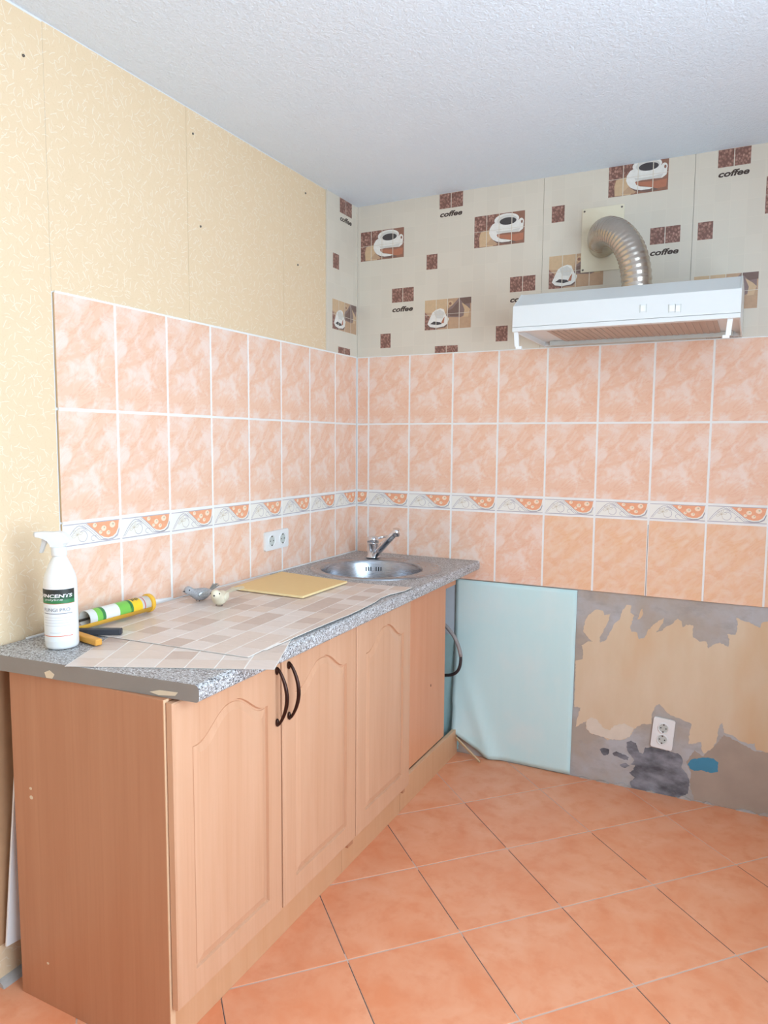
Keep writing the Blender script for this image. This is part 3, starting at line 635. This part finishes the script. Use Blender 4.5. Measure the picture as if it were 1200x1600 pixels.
# the slots sit on the far bowl wall, in two groups of three
for k, off in enumerate((-.030, -.020, -.010, .012, .022, .032)):
    a = math.atan2(.9, -.42) + off * 5.3
    rr_ = .1935; c = Vector((cx2 + rr_ * math.cos(a), cy2 + rr_ * math.sin(a), .836))
    tv_ = Vector((-math.sin(a), math.cos(a), 0)); nv = Vector((math.cos(a), math.sin(a), 0))
    MB().obox(c, tv_ * .0019, nv * .0022, Vector((.0002 * math.cos(a), .0002 * math.sin(a), .0085)), 'slot_black').build('overflow_slot', sk)
MB().lathe([(.0, .7115), (.02, .7105), (.032, .712), (.035, .7092)], 'chrome', lambda x, y, z: (cx2 + x, cy2 + y, z), 24).build('drain', sk)
FX, FY = .176, -.170
tp = thing('tap', (FX, FY, .877), 'chrome mixer tap with raised spout behind the round sink', 'tap')
MB().lathe([(0, .8772), (.031, .8772), (.031, .880), (.0265, .882), (.0245, .89), (.0245, .938), (.0255, .9405), (0, .9405)], 'chrome', lambda x, y, z: (FX + x, FY + y, z), 24).build('body', tp)
MB().lathe([(0, .941), (.0255, .941), (.0265, .957), (.024, .965), (.014, .969), (0, .970)], 'chrome', lambda x, y, z: (FX + x, FY + y, z), 24).build('lever_cap', tp)
MB().tube([(FX + .012, FY + .012, .958), (FX + .028, FY + .024, .963), (FX + .05, FY + .04, .966)], [.007, .006, .005], 'chrome', 10).build('lever', tp)
S0 = Vector((FX + .012, FY - .010, .886)); S1 = Vector((.350, -.300, 1.014))
sp = MB().tube([S0, S0.lerp(S1, .3), S0.lerp(S1, .7), S1], [.0150, .0150, .0140, .0135], 'chrome', 14).build('spout', tp)
dn = (S1 - S0).normalized()
sub('aerator', MB().tube([S1 - dn * .004 + Vector((0, 0, -.016)), S1 + Vector((0.002, -.002, .010))], [.0150, .0150], 'chrome', 14), sp)

# ------------------------------------------------------------------ loose mosaic-print sheets, board
def sheet(name, o, label, cells, back):
    r = thing(name, o, label, 'sheet')
    bk = MB(); 
    for q in back: bk.add(q[0], q[1], 'sheet_white')
    bk.build('backing', r)
    for q in cells:
        m = 'cell%d' % random.choice([0, 0, 1, 2, 2, 3, 4, 5]); n = len(q); zz = .0004
        mb = MB(); mb.add([(x, y, z) for x, y, z in q] + [(x, y, z - zz) for x, y, z in q], [tuple(range(n))] + [(i, (i + 1) % n, n + (i + 1) % n, n + i) for i in range(n)], m)
        mb.build('mosaic_cell', r)
    return r
def droop(x, y, z):
    e = .604 + (.628 - .604) * (-y / 1.85)
    if x > e:
        return (x, y, z)
    return (x, y, z)
# lower sheet
U = Vector((.424, .2)).normalized(); V = Vector((-U.y, U.x)); P0 = Vector((.2795, -1.852)); cs = .0672
z2 = .8712; cells = []; gp = .0017; gq = .0007
def s2p(a, b, z): q = P0 + U * a + V * b; return droop(q.x, q.y, z)
for i in range(7):
    for j in range(5):
        a0, a1, b0, b1 = i * cs + gp, (i + 1) * cs - gp, j * cs * .955 + gq, (j + 1) * cs * .955 - gq
        cells.append([s2p(a0, b0, z2 + .0004), s2p((a0 + a1) / 2, b0, z2 + .0004), s2p(a1, b0, z2 + .0004), s2p(a1, b1, z2 + .0004), s2p((a0 + a1) / 2, b1, z2 + .0004), s2p(a0, b1, z2 + .0004)])
nn = 28; bk = [[s2p(7 * cs * k / nn, 5 * cs * .955 * jj, z2 - dz) for k in range(nn + 1) for jj in (0, .5, 1)] for dz in (0, .0007)]
fcs = [(3 * k + j, 3 * k + j + 1, 3 * k + j + 4, 3 * k + j + 3) for k in range(nn) for j in (0, 1)]
sheet('mosaic_sheet', (P0.x, P0.y, .87), 'small beige mosaic print sheet slanting over the countertop edge beneath a larger sheet', cells, [(bk[0], fcs), (bk[1], fcs)])
# upper sheet: long, with a wavy cut front edge
FE = [(-1.64, .600), (-1.608, .603), (-1.41, .603), (-1.13, .609), (-.95, .592), (-.86, .574), (-.82, .580), (-.80, .600), (-.67, .604), (-.60, .604)]
def front(y):
    for (a, xa_), (b, xb_) in zip(FE[:-1], FE[1:]):
        if a <= y <= b: return xa_ + (xb_ - xa_) * (y - a) / (b - a)
    return FE[0][1] if y < FE[0][0] else FE[-1][1]
z3 = .8736; cs = .066
def wz(x, y):
    return z3 + .0016 * max(0, (x - .45) / .15) ** 2 * (1 + math.sin(y * 9))
def s1p(i, j):
    x = .5365 + cs * i - .075 * (cs * j); y = -1.626 + cs * j + .05 * (x - .3)
    return x, y
def insink(x, y): return (x - SX) ** 2 + (y - SY) ** 2 < (SR + .004) ** 2
cells = []; back = []
for i in range(-9, 3):
    for j in range(0, 15):
        q = [s1p(i + gp / cs, j + gq / cs), s1p(i + 1 - gp / cs, j + gq / cs), s1p(i + 1 - gp / cs, j + 1 - gq / cs), s1p(i + gp / cs, j + 1 - gq / cs)]
        bq = [s1p(i, j), s1p(i + 1, j), s1p(i + 1, j + 1), s1p(i, j + 1)]
        if any(insink(*p) for p in bq) or max(p[1] for p in bq) > -.655: continue
        def cl(p, e=0.0): return (min(max(p[0], .0135 + e), front(p[1]) - e), p[1])
        q = [cl(p, .0012) for p in q]; bq = [cl(p) for p in bq]
        if bq[1][0] - bq[0][0] < .003: continue
        B4 = [(x, y, wz(x, y)) for x, y in bq]; back.append((B4 + [(x, y, z - .0008) for x, y, z in B4], [(0, 1, 2, 3), (7, 6, 5, 4)] + [(k, (k + 1) % 4, 4 + (k + 1) % 4, 4 + k) for k in range(4)]))
        if q[1][0] - q[0][0] < .004: continue
        cells.append([(x, y, wz(x, y) + .0004) for x, y in q])
sheet('mosaic_sheet', (.3, -1.1, .872), 'long beige mosaic print sheet lying under the yellow board and the birds', cells, back)

bq = [hit(361, 917.5, 2, .8835), hit(473, 931.5, 2, .8835), hit(542.5, 908, 2, .8835), hit(440, 893, 2, .8835)]
bd = thing('board', (.21, -.86, .876), 'thin yellow fibreboard lying beside the round sink', 'board')
MB().prism([(p.x, p.y) for p in bq], lambda u, v, d: (u, v, d), .8762, .8835, 'board_yellow', 'board_edge').build('panel', bd, .0006)

# ------------------------------------------------------------------ spray bottle
BX, BY = .140, -1.742
bt = thing('spray_bottle', (BX, BY, .87), 'white trigger spray bottle with green and black label', 'bottle')
place = lambda x, y, z: (BX + x, BY + y, .8702 + z)
MB().lathe([(0, .003), (.030, .001), (.036, .003), (.0385, .009), (.0385, .150), (.0378, .166), (.034, .182), (.027, .200), (.0205, .214), (.0165, .222), (.0150, .226), (0, .226)], 'bottle_white', place, 40).build('body', bt)
AZ = math.radians(-38.9 - 20)
def lab(name, z0, z1, m, a0=-68, a1=70, d=.00035, parent=None):
    return MB().lathe([(.0385 + d, z0), (.0385 + d, z1)], m, place, 26, AZ + math.radians(a0), AZ + math.radians(a1)).build(name, parent or bt)
lb = lab('label', .022, .150, 'label_white'); lb['label'] = 'white paper label with green and black header'
lab('black_header_print', .134, .1488, 'label_black', d=.0006, parent=lb); lab('dark_green_header_print', .124, .134, 'label_dgreen', d=.0006, parent=lb); lab('green_header_print', .1145, .124, 'label_green', d=.0006, parent=lb)
lab('orange_rule_print', .1135, .1145, 'label_orange', d=.0006, parent=lb); lab('orange_rule_print', .0345, .0362, 'label_orange', -68, 58, .0006, lb)
def ltext(body, a0, a1, z0, z1, m, shear=0, off=0):
    tv, tf = text_tris(body, shear, off); R_ = .0385 + .0009
    MB().add([place(R_ * math.cos(AZ + math.radians(a0 + (a1 - a0) * x)), R_ * math.sin(AZ + math.radians(a0 + (a1 - a0) * x)), z0 + (z1 - z0) * y) for x, y in tv], tf, m).build('lettering', lb)
ltext('VINCENTS', -62, 60, .1292, .1375, 'label_print_white', .1, .03); ltext('polyline', -38, 26, .1205, .1272, 'label_print_white')
ltext('FUNGI PRO', -46, 50, .0955, .1035, 'label_text'); 
for k, (z, a) in enumerate(((.0895, 58), (.080, 52), (.0735, 50), (.067, 50), (.060, 48))):
    lab('fine_print', z, z + (.0016 if k == 0 else .0012), 'label_text' if k == 0 else 'label_faint', -50, a, .0006, lb)
lab('fine_print', .043, .0445, 'label_faint', -22, 16, .0006, lb)
MB().lathe([(.0, .2255), (.0172, .2255), (.0180, .228), (.0180, .2455), (.0165, .247), (0, .247)], 'white_plastic', place, 28).build('collar', bt)
nz = Vector((-.893, -.45, 0)); px_ = Vector((-nz.y, nz.x, 0))
def head(pts): return [(-(x - 640) * .000115, (475 - y) * .000115 + .247) for x, y in pts]
fnH = lambda hw: (lambda u, v, d: tuple(Vector(place(0, 0, 0)) + nz * u + Vector((0, 0, v)) + px_ * d * hw))
MB().prism(head([(175, 170), (178, 268), (280, 285), (330, 300), (420, 350), (480, 430), (490, 475), (750, 475), (765, 405), (860, 388), (915, 370), (850, 250), (745, 168), (640, 145), (520, 160), (300, 155)]), fnH(.0115), -1, 1, 'white_plastic').build('sprayer_head', bt, .003)
MB().prism(head([(300, 285), (290, 400), (235, 605), (290, 612), (350, 470), (405, 350)]), fnH(.006), -1, 1, 'pale_grey_plastic').build('trigger', bt, .0015)  # trigger in a greyer plastic than the head
nzp = Vector(place(0, 0, 0)) + nz * ((640 - 175) * .000115) + Vector((0, 0, (475 - 218) * .000115 + .247))
MB().tube([nzp - nz * .002, nzp + nz * .005], [.0065, .0055], 'white_plastic', 14).build('nozzle', bt)

# ------------------------------------------------------------------ caulking gun and the cartridge in it
G0 = Vector((.070, -1.612, .9015)); G1 = Vector((.0745, -1.392, .9030)); gd = (G1 - G0).normalized()
gx = Vector((1, 0, 0)); gx = (gx - gd * gx.dot(gd)).normalized(); gz = gx.cross(gd) if gx.cross(gd).z > 0 else gd.cross(gx)
def alongG(x, y, z): return tuple(G0 + gd * z + gx * x + gz * y)
ct = thing('sealant_cartridge', tuple(G0 - Vector((0, 0, .02))), 'green and white sealant cartridge with white nozzle in the yellow gun', 'cartridge')
RC = .0232
def band(name, a, b, m, parent, d=0.0):
    return MB().lathe([(RC + d, a), (RC + d, b)], m, alongG, 28).build(name, parent)
tb = MB().lathe([(.0218, .030), (.0218, -.001), (RC, -.001), (RC, .213), (.012, .215), (0, .215)], 'tube_white', alongG, 28).build('tube', ct)
sub('piston', MB().lathe([(0, .028), (.0218, .028)], 'tube_inner', alongG, 24), tb)
for a, b, m in ((.022, .040, 'tube_green'), (.040, .050, 'tube_dgreen'), (.098, .140, 'tube_green'), (.136, .146, 'tube_dgreen'), (.146, .180, 'tube_yellow'), (.188, .191, 'tube_red')):
    band('print_band', a, b, m, tb, .0003)
for k in range(4):
    a = .8 + .25 * (k % 2); zc = .152 + .0065 * k
    MB().lathe([(RC + .0006, zc), (RC + .0006, zc + .004)], 'gun_black', alongG, 6, 1.0 + .1 * (k % 2), 1.75 - .15 * (k % 3)).build('print_mark', tb)
NT_ = Vector(hit(275, 938.5, 2, .892)); NB = G1 - gd * .005
NT_ = G1 + gd * .098 + Vector((0, 0, -.004))
MB().tube([NB, NB.lerp(NT_, .12), NT_], [.009, .0075, .0028], 'white_plastic', 14).build('nozzle', ct)
cg = thing('caulking_gun', (.09, -1.6, .871), 'yellow skeleton caulking gun lying on its side with black trigger', 'tool')
MB().lathe([(RC + .0008, -.052), (RC + .0008, .222), (RC + .0022, .222), (RC + .0022, -.052)], 'gun_yellow', alongG, 12, -.95, -.30).build('cradle', cg)
MB().lathe([(.013, .2165), (RC + .0035, .2165), (RC + .004, .2175), (RC + .004, .226), (RC + .0035, .227), (.013, .227), (.013, .2165)], 'gun_yellow', alongG, 28).build('front_ring', cg)
MB().lathe([(0, -.058), (RC + .001, -.058), (RC + .001, -.052), (0, -.052)], 'gun_yellow', alongG, 24).build('rear_plate', cg)
MB().tube([alongG(0, 0, -.115), alongG(0, 0, .026)], .0035, 'screw', 10).build('plunger_rod', cg)
MB().prism([(-.012, -.084), (.012, -.084), (.020, -.058), (.016, -.058), (-.016, -.058)], lambda u, v, d: alongG(u, d, v), -.009, .009, 'gun_yellow').build('housing', cg, .002)
def slab(pts, hw, z, m):
    """tapering bar lying on the counter; pts (x, y), z = centre height"""
    mb = MB(); n = len(pts); vs_ = []
    for i, (x, y) in enumerate(pts):
        a = Vector(pts[max(0, i - 1)]); b = Vector(pts[min(n - 1, i + 1)]); t_ = (b - a).normalized(); nn_ = Vector((-t_.y, t_.x)) * hw[i]
        for sx_, sz_ in ((-1, -1), (1, -1), (1, 1), (-1, 1)): vs_.append((x + nn_.x * sx_, y + nn_.y * sx_, z + .008 * sz_))
    fs = [(i * 4 + k, i * 4 + (k + 1) % 4, i * 4 + 4 + (k + 1) % 4, i * 4 + 4 + k) for i in range(n - 1) for k in range(4)] + [(0, 1, 2, 3), tuple(range(4 * n - 4, 4 * n))]
    return mb.add(vs_, fs, m)
slab([(.076, -1.672), (.12, -1.682), (.17, -1.692), (.222, -1.703)], [.010, .011, .011, .009], .8815, 'gun_orange').build('handle', cg, .003)
slab([(.090, -1.656), (.12, -1.644), (.155, -1.624), (.193, -1.603)], [.006, .008, .010, .009], .8825, 'gun_black').build('trigger', cg, .003)

# ------------------------------------------------------------------ two feather-tailed decoration birds
def bird(tail_to, at, heading, body_m, wing_m, feather_m, label, size=1.0, tilt=0.0):
    at = Vector(at); hd = Vector((heading[0], heading[1], 0)).normalized(); lf = Vector((-hd.y, hd.x, 0)); up = Vector((0, 0, 1))
    r = thing('decorative_bird', tuple(at - up * .019 * size), label, 'ornament')
    P = lambda x, y, z: tuple(at + (hd * x + lf * y + up * z) * size)
    prof = [(-.048, .003, .004), (-.040, .009, .003), (-.028, .0155, .001), (-.012, .0190, 0), (.004, .0182, .001), (.016, .0150, .006), (.024, .0140, .013), (.032, .0135, .017), (.040, .0105, .018), (.0455, .0050, .0175), (.047, .0006, .017)]
    mb = MB(); seg = 16
    vs_ = [P(x, rr * math.cos(2 * PI * k / seg), zc + rr * math.sin(2 * PI * k / seg)) for x, rr, zc in prof for k in range(seg)]
    mb.add(vs_, [(j * seg + k, j * seg + (k + 1) % seg, (j + 1) * seg + (k + 1) % seg, (j + 1) * seg + k) for j in range(len(prof) - 1) for k in range(seg)], body_m, True)
    mb.build('body', r)
    ax = Matrix((hd, lf, up)).transposed()
    for s_ in (-1, 1):
        MB().ball(P(-.012, s_ * .0165, .003), (.024 * size, .0045 * size, .011 * size), wing_m, ax, 12, 7).build('wing', r)
        MB().ball(P(.037, s_ * .0108, .0205), .0022 * size, 'bead_black', seg=8, rings=6).build('eye', r)
        MB().tube([P(-.004, s_ * .006, -.014), P(.002, s_ * .008, -.0185)], .0012 * size, 'dark_rubber', 6).build('foot', r)
    MB().lathe([(.003 * size, 0), (.002 * size, .004 * size), (0, .009 * size)], 'dark_rubber', lambda x, y, z: tuple(Vector(P(.0445, 0, .017)) + hd * z + lf * x + up * y), 8).build('beak', r)
    T0 = Vector(P(-.040, 0, .004)); T1 = Vector(tail_to)
    for k in range(9):
        o = (k - 4) / 4; rnd = Vector((random.uniform(-.003, .003), 0, random.uniform(-.001, .003)))
        a = T0 + lf * o * .004; b = T0.lerp(T1, .55) + lf * o * .011 + rnd; c = T1.lerp(T0, abs(o) * .15) + lf * o * .018 + rnd
        mb = MB(); w_ = .0020
        vs_ = [a - lf * w_, a + lf * w_, b + lf * w_ * 1.4, b - lf * w_ * 1.4, c + lf * w_ * .8, c - lf * w_ * .8]
        vs_ += [v + Vector((0, 0, .0008)) for v in vs_]
        mb.add(vs_, [(0, 1, 2, 3), (3, 2, 4, 5), (6, 9, 8, 7), (9, 11, 10, 8), (0, 3, 9, 6), (3, 5, 11, 9), (1, 7, 8, 2), (2, 8, 10, 4), (4, 10, 11, 5), (0, 6, 7, 1)], feather_m).build('tail_feather', r)
    return r
bird((.052, -1.055, .900), (.100, -1.205, .8955), (-.25, -1), 'bird_grey', 'glitter_grey', 'feather_grey', 'grey glittery bird ornament with long feather tail beside cream bird', 1.05)
bird((.150, -1.050, .898), (.200, -1.225, .8975), (.45, -1), 'bird_cream', 'bird_cream', 'feather_cream', 'cream bird ornament with long pale feather tail', 1.16)

# ------------------------------------------------------------------ sockets
def socket_plate(name, label, w, h, fn, centres, rad, group=None):
    """fn(u, v, d): plate coordinates, d towards the room"""
    base = fn(0, 0, 0); o = thing(name, base, label, 'socket', group)
    r = .008; pts = []
    for cx_, cy_, a in ((w / 2 - r, h / 2 - r, 0), (-w / 2 + r, h / 2 - r, PI / 2), (-w / 2 + r, -h / 2 + r, PI), (w / 2 - r, -h / 2 + r, 1.5 * PI)):
        pts += [(cx_ + r * math.cos(a + PI / 2 * i / 4), cy_ + r * math.sin(a + PI / 2 * i / 4)) for i in range(5)]
    MB().prism(pts, fn, .0, .009, 'outlet_white').build('plate', o, .002)
    for cx_, cy_ in centres:
        q = lambda x, y, z, cx_=cx_, cy_=cy_: fn(cx_ + x, cy_ + y, z)
        s_ = MB().lathe([(rad + .003, .009), (rad + .002, .0125), (rad, .0125), (rad - .0015, .0095), (0, .0095)], 'outlet_white', q, 24).build('socket', o)
        sub('well', MB().lathe([(rad - .0018, .0097), (0, .0097)], 'socket_grey', q, 20), s_)
        for sx_ in (-1, 1):
            sub('pin_hole', MB().lathe([(.0026, .0102), (0, .0102)], 'slot_black', lambda x, y, z, sx_=sx_: q(x + sx_ * .0095, y, z), 10), s_)
            sub('earth_clip', MB().obox(q(0, sx_ * (rad - .004), .0105), Vector(q(.0028, 0, 0)) - Vector(q(0, 0, 0)), Vector(q(0, .0026, 0)) - Vector(q(0, 0, 0)), Vector(q(0, 0, .001)) - Vector(q(0, 0, 0)), 'screw'), s_)
    return o
socket_plate('double_socket', 'white double socket plate on the peach tiles above the countertop', .154, .072, lambda u, v, d: (-.0002 + d, -.647 + u, .998 + v + u * .02), [(-.036, 0), (.036, 0)], .021)
ca_, sa_ = math.cos(-.075), math.sin(-.075)
socket_plate('double_socket', 'white upright double socket low on the bare plaster wall', .080, .122, lambda u, v, d: (1.367 + u * ca_ - v * sa_, SUR - .0013 - d, .248 + u * sa_ + v * ca_), [(0, .023), (0, -.023)], .0185)

# ------------------------------------------------------------------ extractor hood, duct, wall plate
HX0, HX1, HY = .862, 1.574, -.450
hd_ = thing('extractor_hood', (1.218, -.2, 1.757), 'white slim extractor hood on the back wall above peach tiles', 'extractor hood')
YZ = lambda u, v, d: (d, u, v)
mb = MB()
mb.prism([(-.0015, 1.759), (-.0015, 1.915), (-.355, 1.8985), (-.440, 1.846), (-.440, 1.7625), (-.41, 1.7625), (-.41, 1.775), (-.02, 1.775), (-.02, 1.759)], YZ, HX0 + .004, HX1 - .004, 'white_enamel')
mb.build('body', hd_, .002)
for a, b in ((HX0 + .0005, HX0 + .0055), (HX1 - .0055, HX1 - .0005)):
    MB().prism([(-.0015, 1.757), (-.0015, 1.9165), (-.355, 1.9), (-.441, 1.847), (-.441, 1.759)], YZ, a, b, 'white_enamel').build('side_plate', hd_, .001)
fa = MB().prism([(-.4405, 1.7725), (-.4405, 1.846), (-.446, 1.8455), (-.450, 1.7725)], YZ, HX0, HX1, 'white_enamel').build('fascia', hd_, .0012)
MB().prism([(-.42, 1.7575), (-.42, 1.7715), (-.451, 1.7715), (-.452, 1.757)], YZ, HX0, HX1, 'white_enamel').build('lower_lip', hd_, .0012)
for px0, px1 in ((1000.5, 1009), (1045.5, 1054.5), (1055.5, 1063)):
    a = hit(px0, 482, 1, -.45); b = hit(px1, 482, 1, -.45); zc = a.z
    MB().box((a.x, -.4515, zc - .0105), (b.x, -.446, zc + .0105), 'white_plastic').build('switch', hd_, .001)
    fr_ = MB()
    for q0, q1 in (((a.x - .0022, zc - .013), (a.x - .0004, zc + .013)), ((b.x + .0004, zc - .013), (b.x + .0022, zc + .013))): fr_.box((q0[0], -.4498, q0[1]), (q1[0], -.4465, q1[1]), 'socket_grey')
    fr_.build('switch_surround', hd_)
fl_ = MB(); fl_.box((HX0 + .09, -.40, 1.7705), (HX1 - .07, -.05, 1.7745), 'filter_metal'); flt = fl_.build('grease_filter', hd_)
for k in range(26):
    x = HX0 + .10 + k * .0208
    if x > HX1 - .08: break
    sub('filter_rib', MB().box((x, -.395, 1.7685), (x + .009, -.055, 1.7705), 'filter_metal'), flt)
MB().box((HX0 + .03, -.048, 1.7565), (HX1 - .03, -.022, 1.7745), 'socket_grey').build('rear_bar', hd_, .001)
for xx, s_ in ((HX0 + .012, 1), (HX1 - .030, -1)):
    b_ = MB(); b_.obox((xx, -.436, 1.734), (.0075, 0, 0), (0, .004, 0), (-.002 * s_, 0, .0265), 'white_plastic')
    b_.box((min(xx - s_ * .002, xx + s_ * .018), -.440, 1.699), (max(xx - s_ * .002, xx + s_ * .018), -.426, 1.709), 'white_plastic')
    b_.build('visor_bracket', hd_, .001)
pt = thing('duct_wall_plate', (1.0715, 0, 2.036), 'cream rectangular plate screwed to the coffee print panels behind the duct', 'plate')
MB().box((.9935, -.002, 2.036), (1.150, PY - .0005, 2.275), 'cream_plate').build('plate', pt, .0008)
for x in (1.002, 1.141):
    for z in (2.045, 2.265): MB().lathe([(0, .0022), (.0025, .002), (.0038, 0)], 'screw', lambda a, b, c, x=x, z=z: (x + a, -.002 - c, z + b), 12).build('screw', pt)
path = bez((1.075, -.003, 2.135), (1.08, -.20, 2.165), (1.237, -.240, 2.130), (1.237, -.222, 1.913), 110)
r_ = [.0505 + (.0016 if i % 4 in (0, 1) else -.0004) for i in range(111)]
dt = thing('flexible_duct', (1.235, -.225, 1.9), 'ribbed silver flexible duct bending from the hood up to the wall', 'duct')
MB().tube(path, r_, 'duct', 36, cap=False).build('pipe', dt)
MB().lathe([(.046, 1.9085), (.053, 1.9085), (.053, 1.916), (.046, 1.916)], 'white_enamel', lambda x, y, z: (1.237 + x, -.222 + y, z), 30).build('spigot_ring', dt)

# ------------------------------------------------------------------ teal sheet, hose, lath, things behind the cabinet
ts = thing('wall_sheet', (.75, 0, 0), 'pale teal sheet hung on the lower back wall with curling corner', 'sheet')
mb = MB(); NX, NZ = 28, 40; tl, tr_ = hit(711.5, 905, 1, 0), hit(902, 920.5, 1, 0); br = hit(890, 1208, 1, 0)
def tsp(i, k):
    u, v = i / NX, k / NZ
    xl = tl.x + (.004 if v < .2 else 0); xr = br.x + (tr_.x - br.x) * v
    x = xl + (xr - xl) * u; zlow = .100 * max(0, 1 - u / .30) ** 1.0 + .004
    z = zlow + (.781 - zlow) * v
    curl = .034 * max(0, 1 - u / .36) ** 1.6 * max(0, 1 - v / .62) ** 1.2
    ridge = .016 * math.exp(-((u - .10 - .55 * max(0, .42 - v)) / .07) ** 2) * max(0, 1 - v / .5)
    return (x, .004 - curl - ridge - .002 * math.sin(u * 9) * (1 - v), z)
vs_ = [tsp(i, k) for k in range(NZ + 1) for i in range(NX + 1)]; o_ = len(vs_)
fs = [(k * (NX + 1) + i, k * (NX + 1) + i + 1, (k + 1) * (NX + 1) + i + 1, (k + 1) * (NX + 1) + i) for k in range(NZ) for i in range(NX)]
mb.add(vs_, fs, 'teal', True)
so = mb.build('cloth', ts); sm_ = so.modifiers.new('solid', 'SOLIDIFY'); sm_.thickness = .0015; sm_.offset = 0
hs = thing('drain_hose', (.52, -.06, .36), 'grey flexible hose looping out beside the sink cabinet', 'hose')
h0_ = hit(690, 972, 1, -.06); h1_ = hit(714, 1000, 1, -.07); h2_ = hit(719, 1040, 1, -.07); h3_ = hit(694, 1055, 1, -.05)
pA = bez((.36, -.05, .66), (.42, -.05, .64), tuple(h0_ + Vector((-.02, 0, .03))), tuple(h0_), 8)
pB = bez(tuple(h0_), tuple(hit(705, 985, 1, -.07)), tuple(hit(717, 1002, 1, -.075)), tuple(hit(720, 1026, 1, -.075)), 14)
pC = bez(tuple(hit(720, 1026, 1, -.075)), tuple(hit(720, 1050, 1, -.07)), tuple(hit(712, 1056, 1, -.06)), tuple(h3_), 14)
pD = bez(tuple(h3_), tuple(h3_ + Vector((-.04, 0, 0))), (.42, -.06, .34), (.34, -.06, .33), 8)
MB().tube(pA + pB[1:], .0085, 'hose_grey', 12).build('hose', hs); MB().tube(pC + pD[1:], .0068, 'dark_rubber', 12).build('hose_end', hs)
l0, l1 = hit(703, 1141, 1, -.045), hit(762, 1184, 1, -.045)
lt = thing('lath', (.6, -.05, 0), 'thin wooden lath leaning along the curled teal sheet', 'lath')
a_, b_ = Vector((.524, -.040, .084)), Vector((.642, -.060, .0055)); ax_ = (b_ - a_)
ud = Vector((0, -.3, 1)); ud = (ud - ax_.normalized() * ud.dot(ax_.normalized())).normalized() * .0045; sd_ = ax_.normalized().cross(ud).normalized() * .003
MB().obox((a_ + b_) / 2, ax_ / 2, ud, sd_, 'lath_wood').build('strip', lt)

MB().box((-.0088, -1.852, .105), (-.003, -1.50, .831), 'brown_board').build('hardboard_strip', wall_left, .0008)
ws = thing('white_plastic_strip', (.03, -1.8, .09), 'white plastic strip leaning between the wall and the cabinet side', 'strip')
q0, q1 = Vector((.014, -1.839, .104)), Vector((.050, -1.806, .70)); ax_ = q1 - q0
MB().obox((q0 + q1) / 2 + Vector((.004, .06, 0)), ax_ / 2, Vector((.003, 0, 0)), Vector((.004, .06, -.003)), 'white_plastic').build('panel', ws, .0008)
MB().prism([(-.0085, -.0008), (.016, -.0008), (.011, .008), (.003, .013), (-.0085, .016)], lambda u, v, d: (u, d, v), -1.85, -1.7, 'plaster').build('mortar_ledge', wall_left)
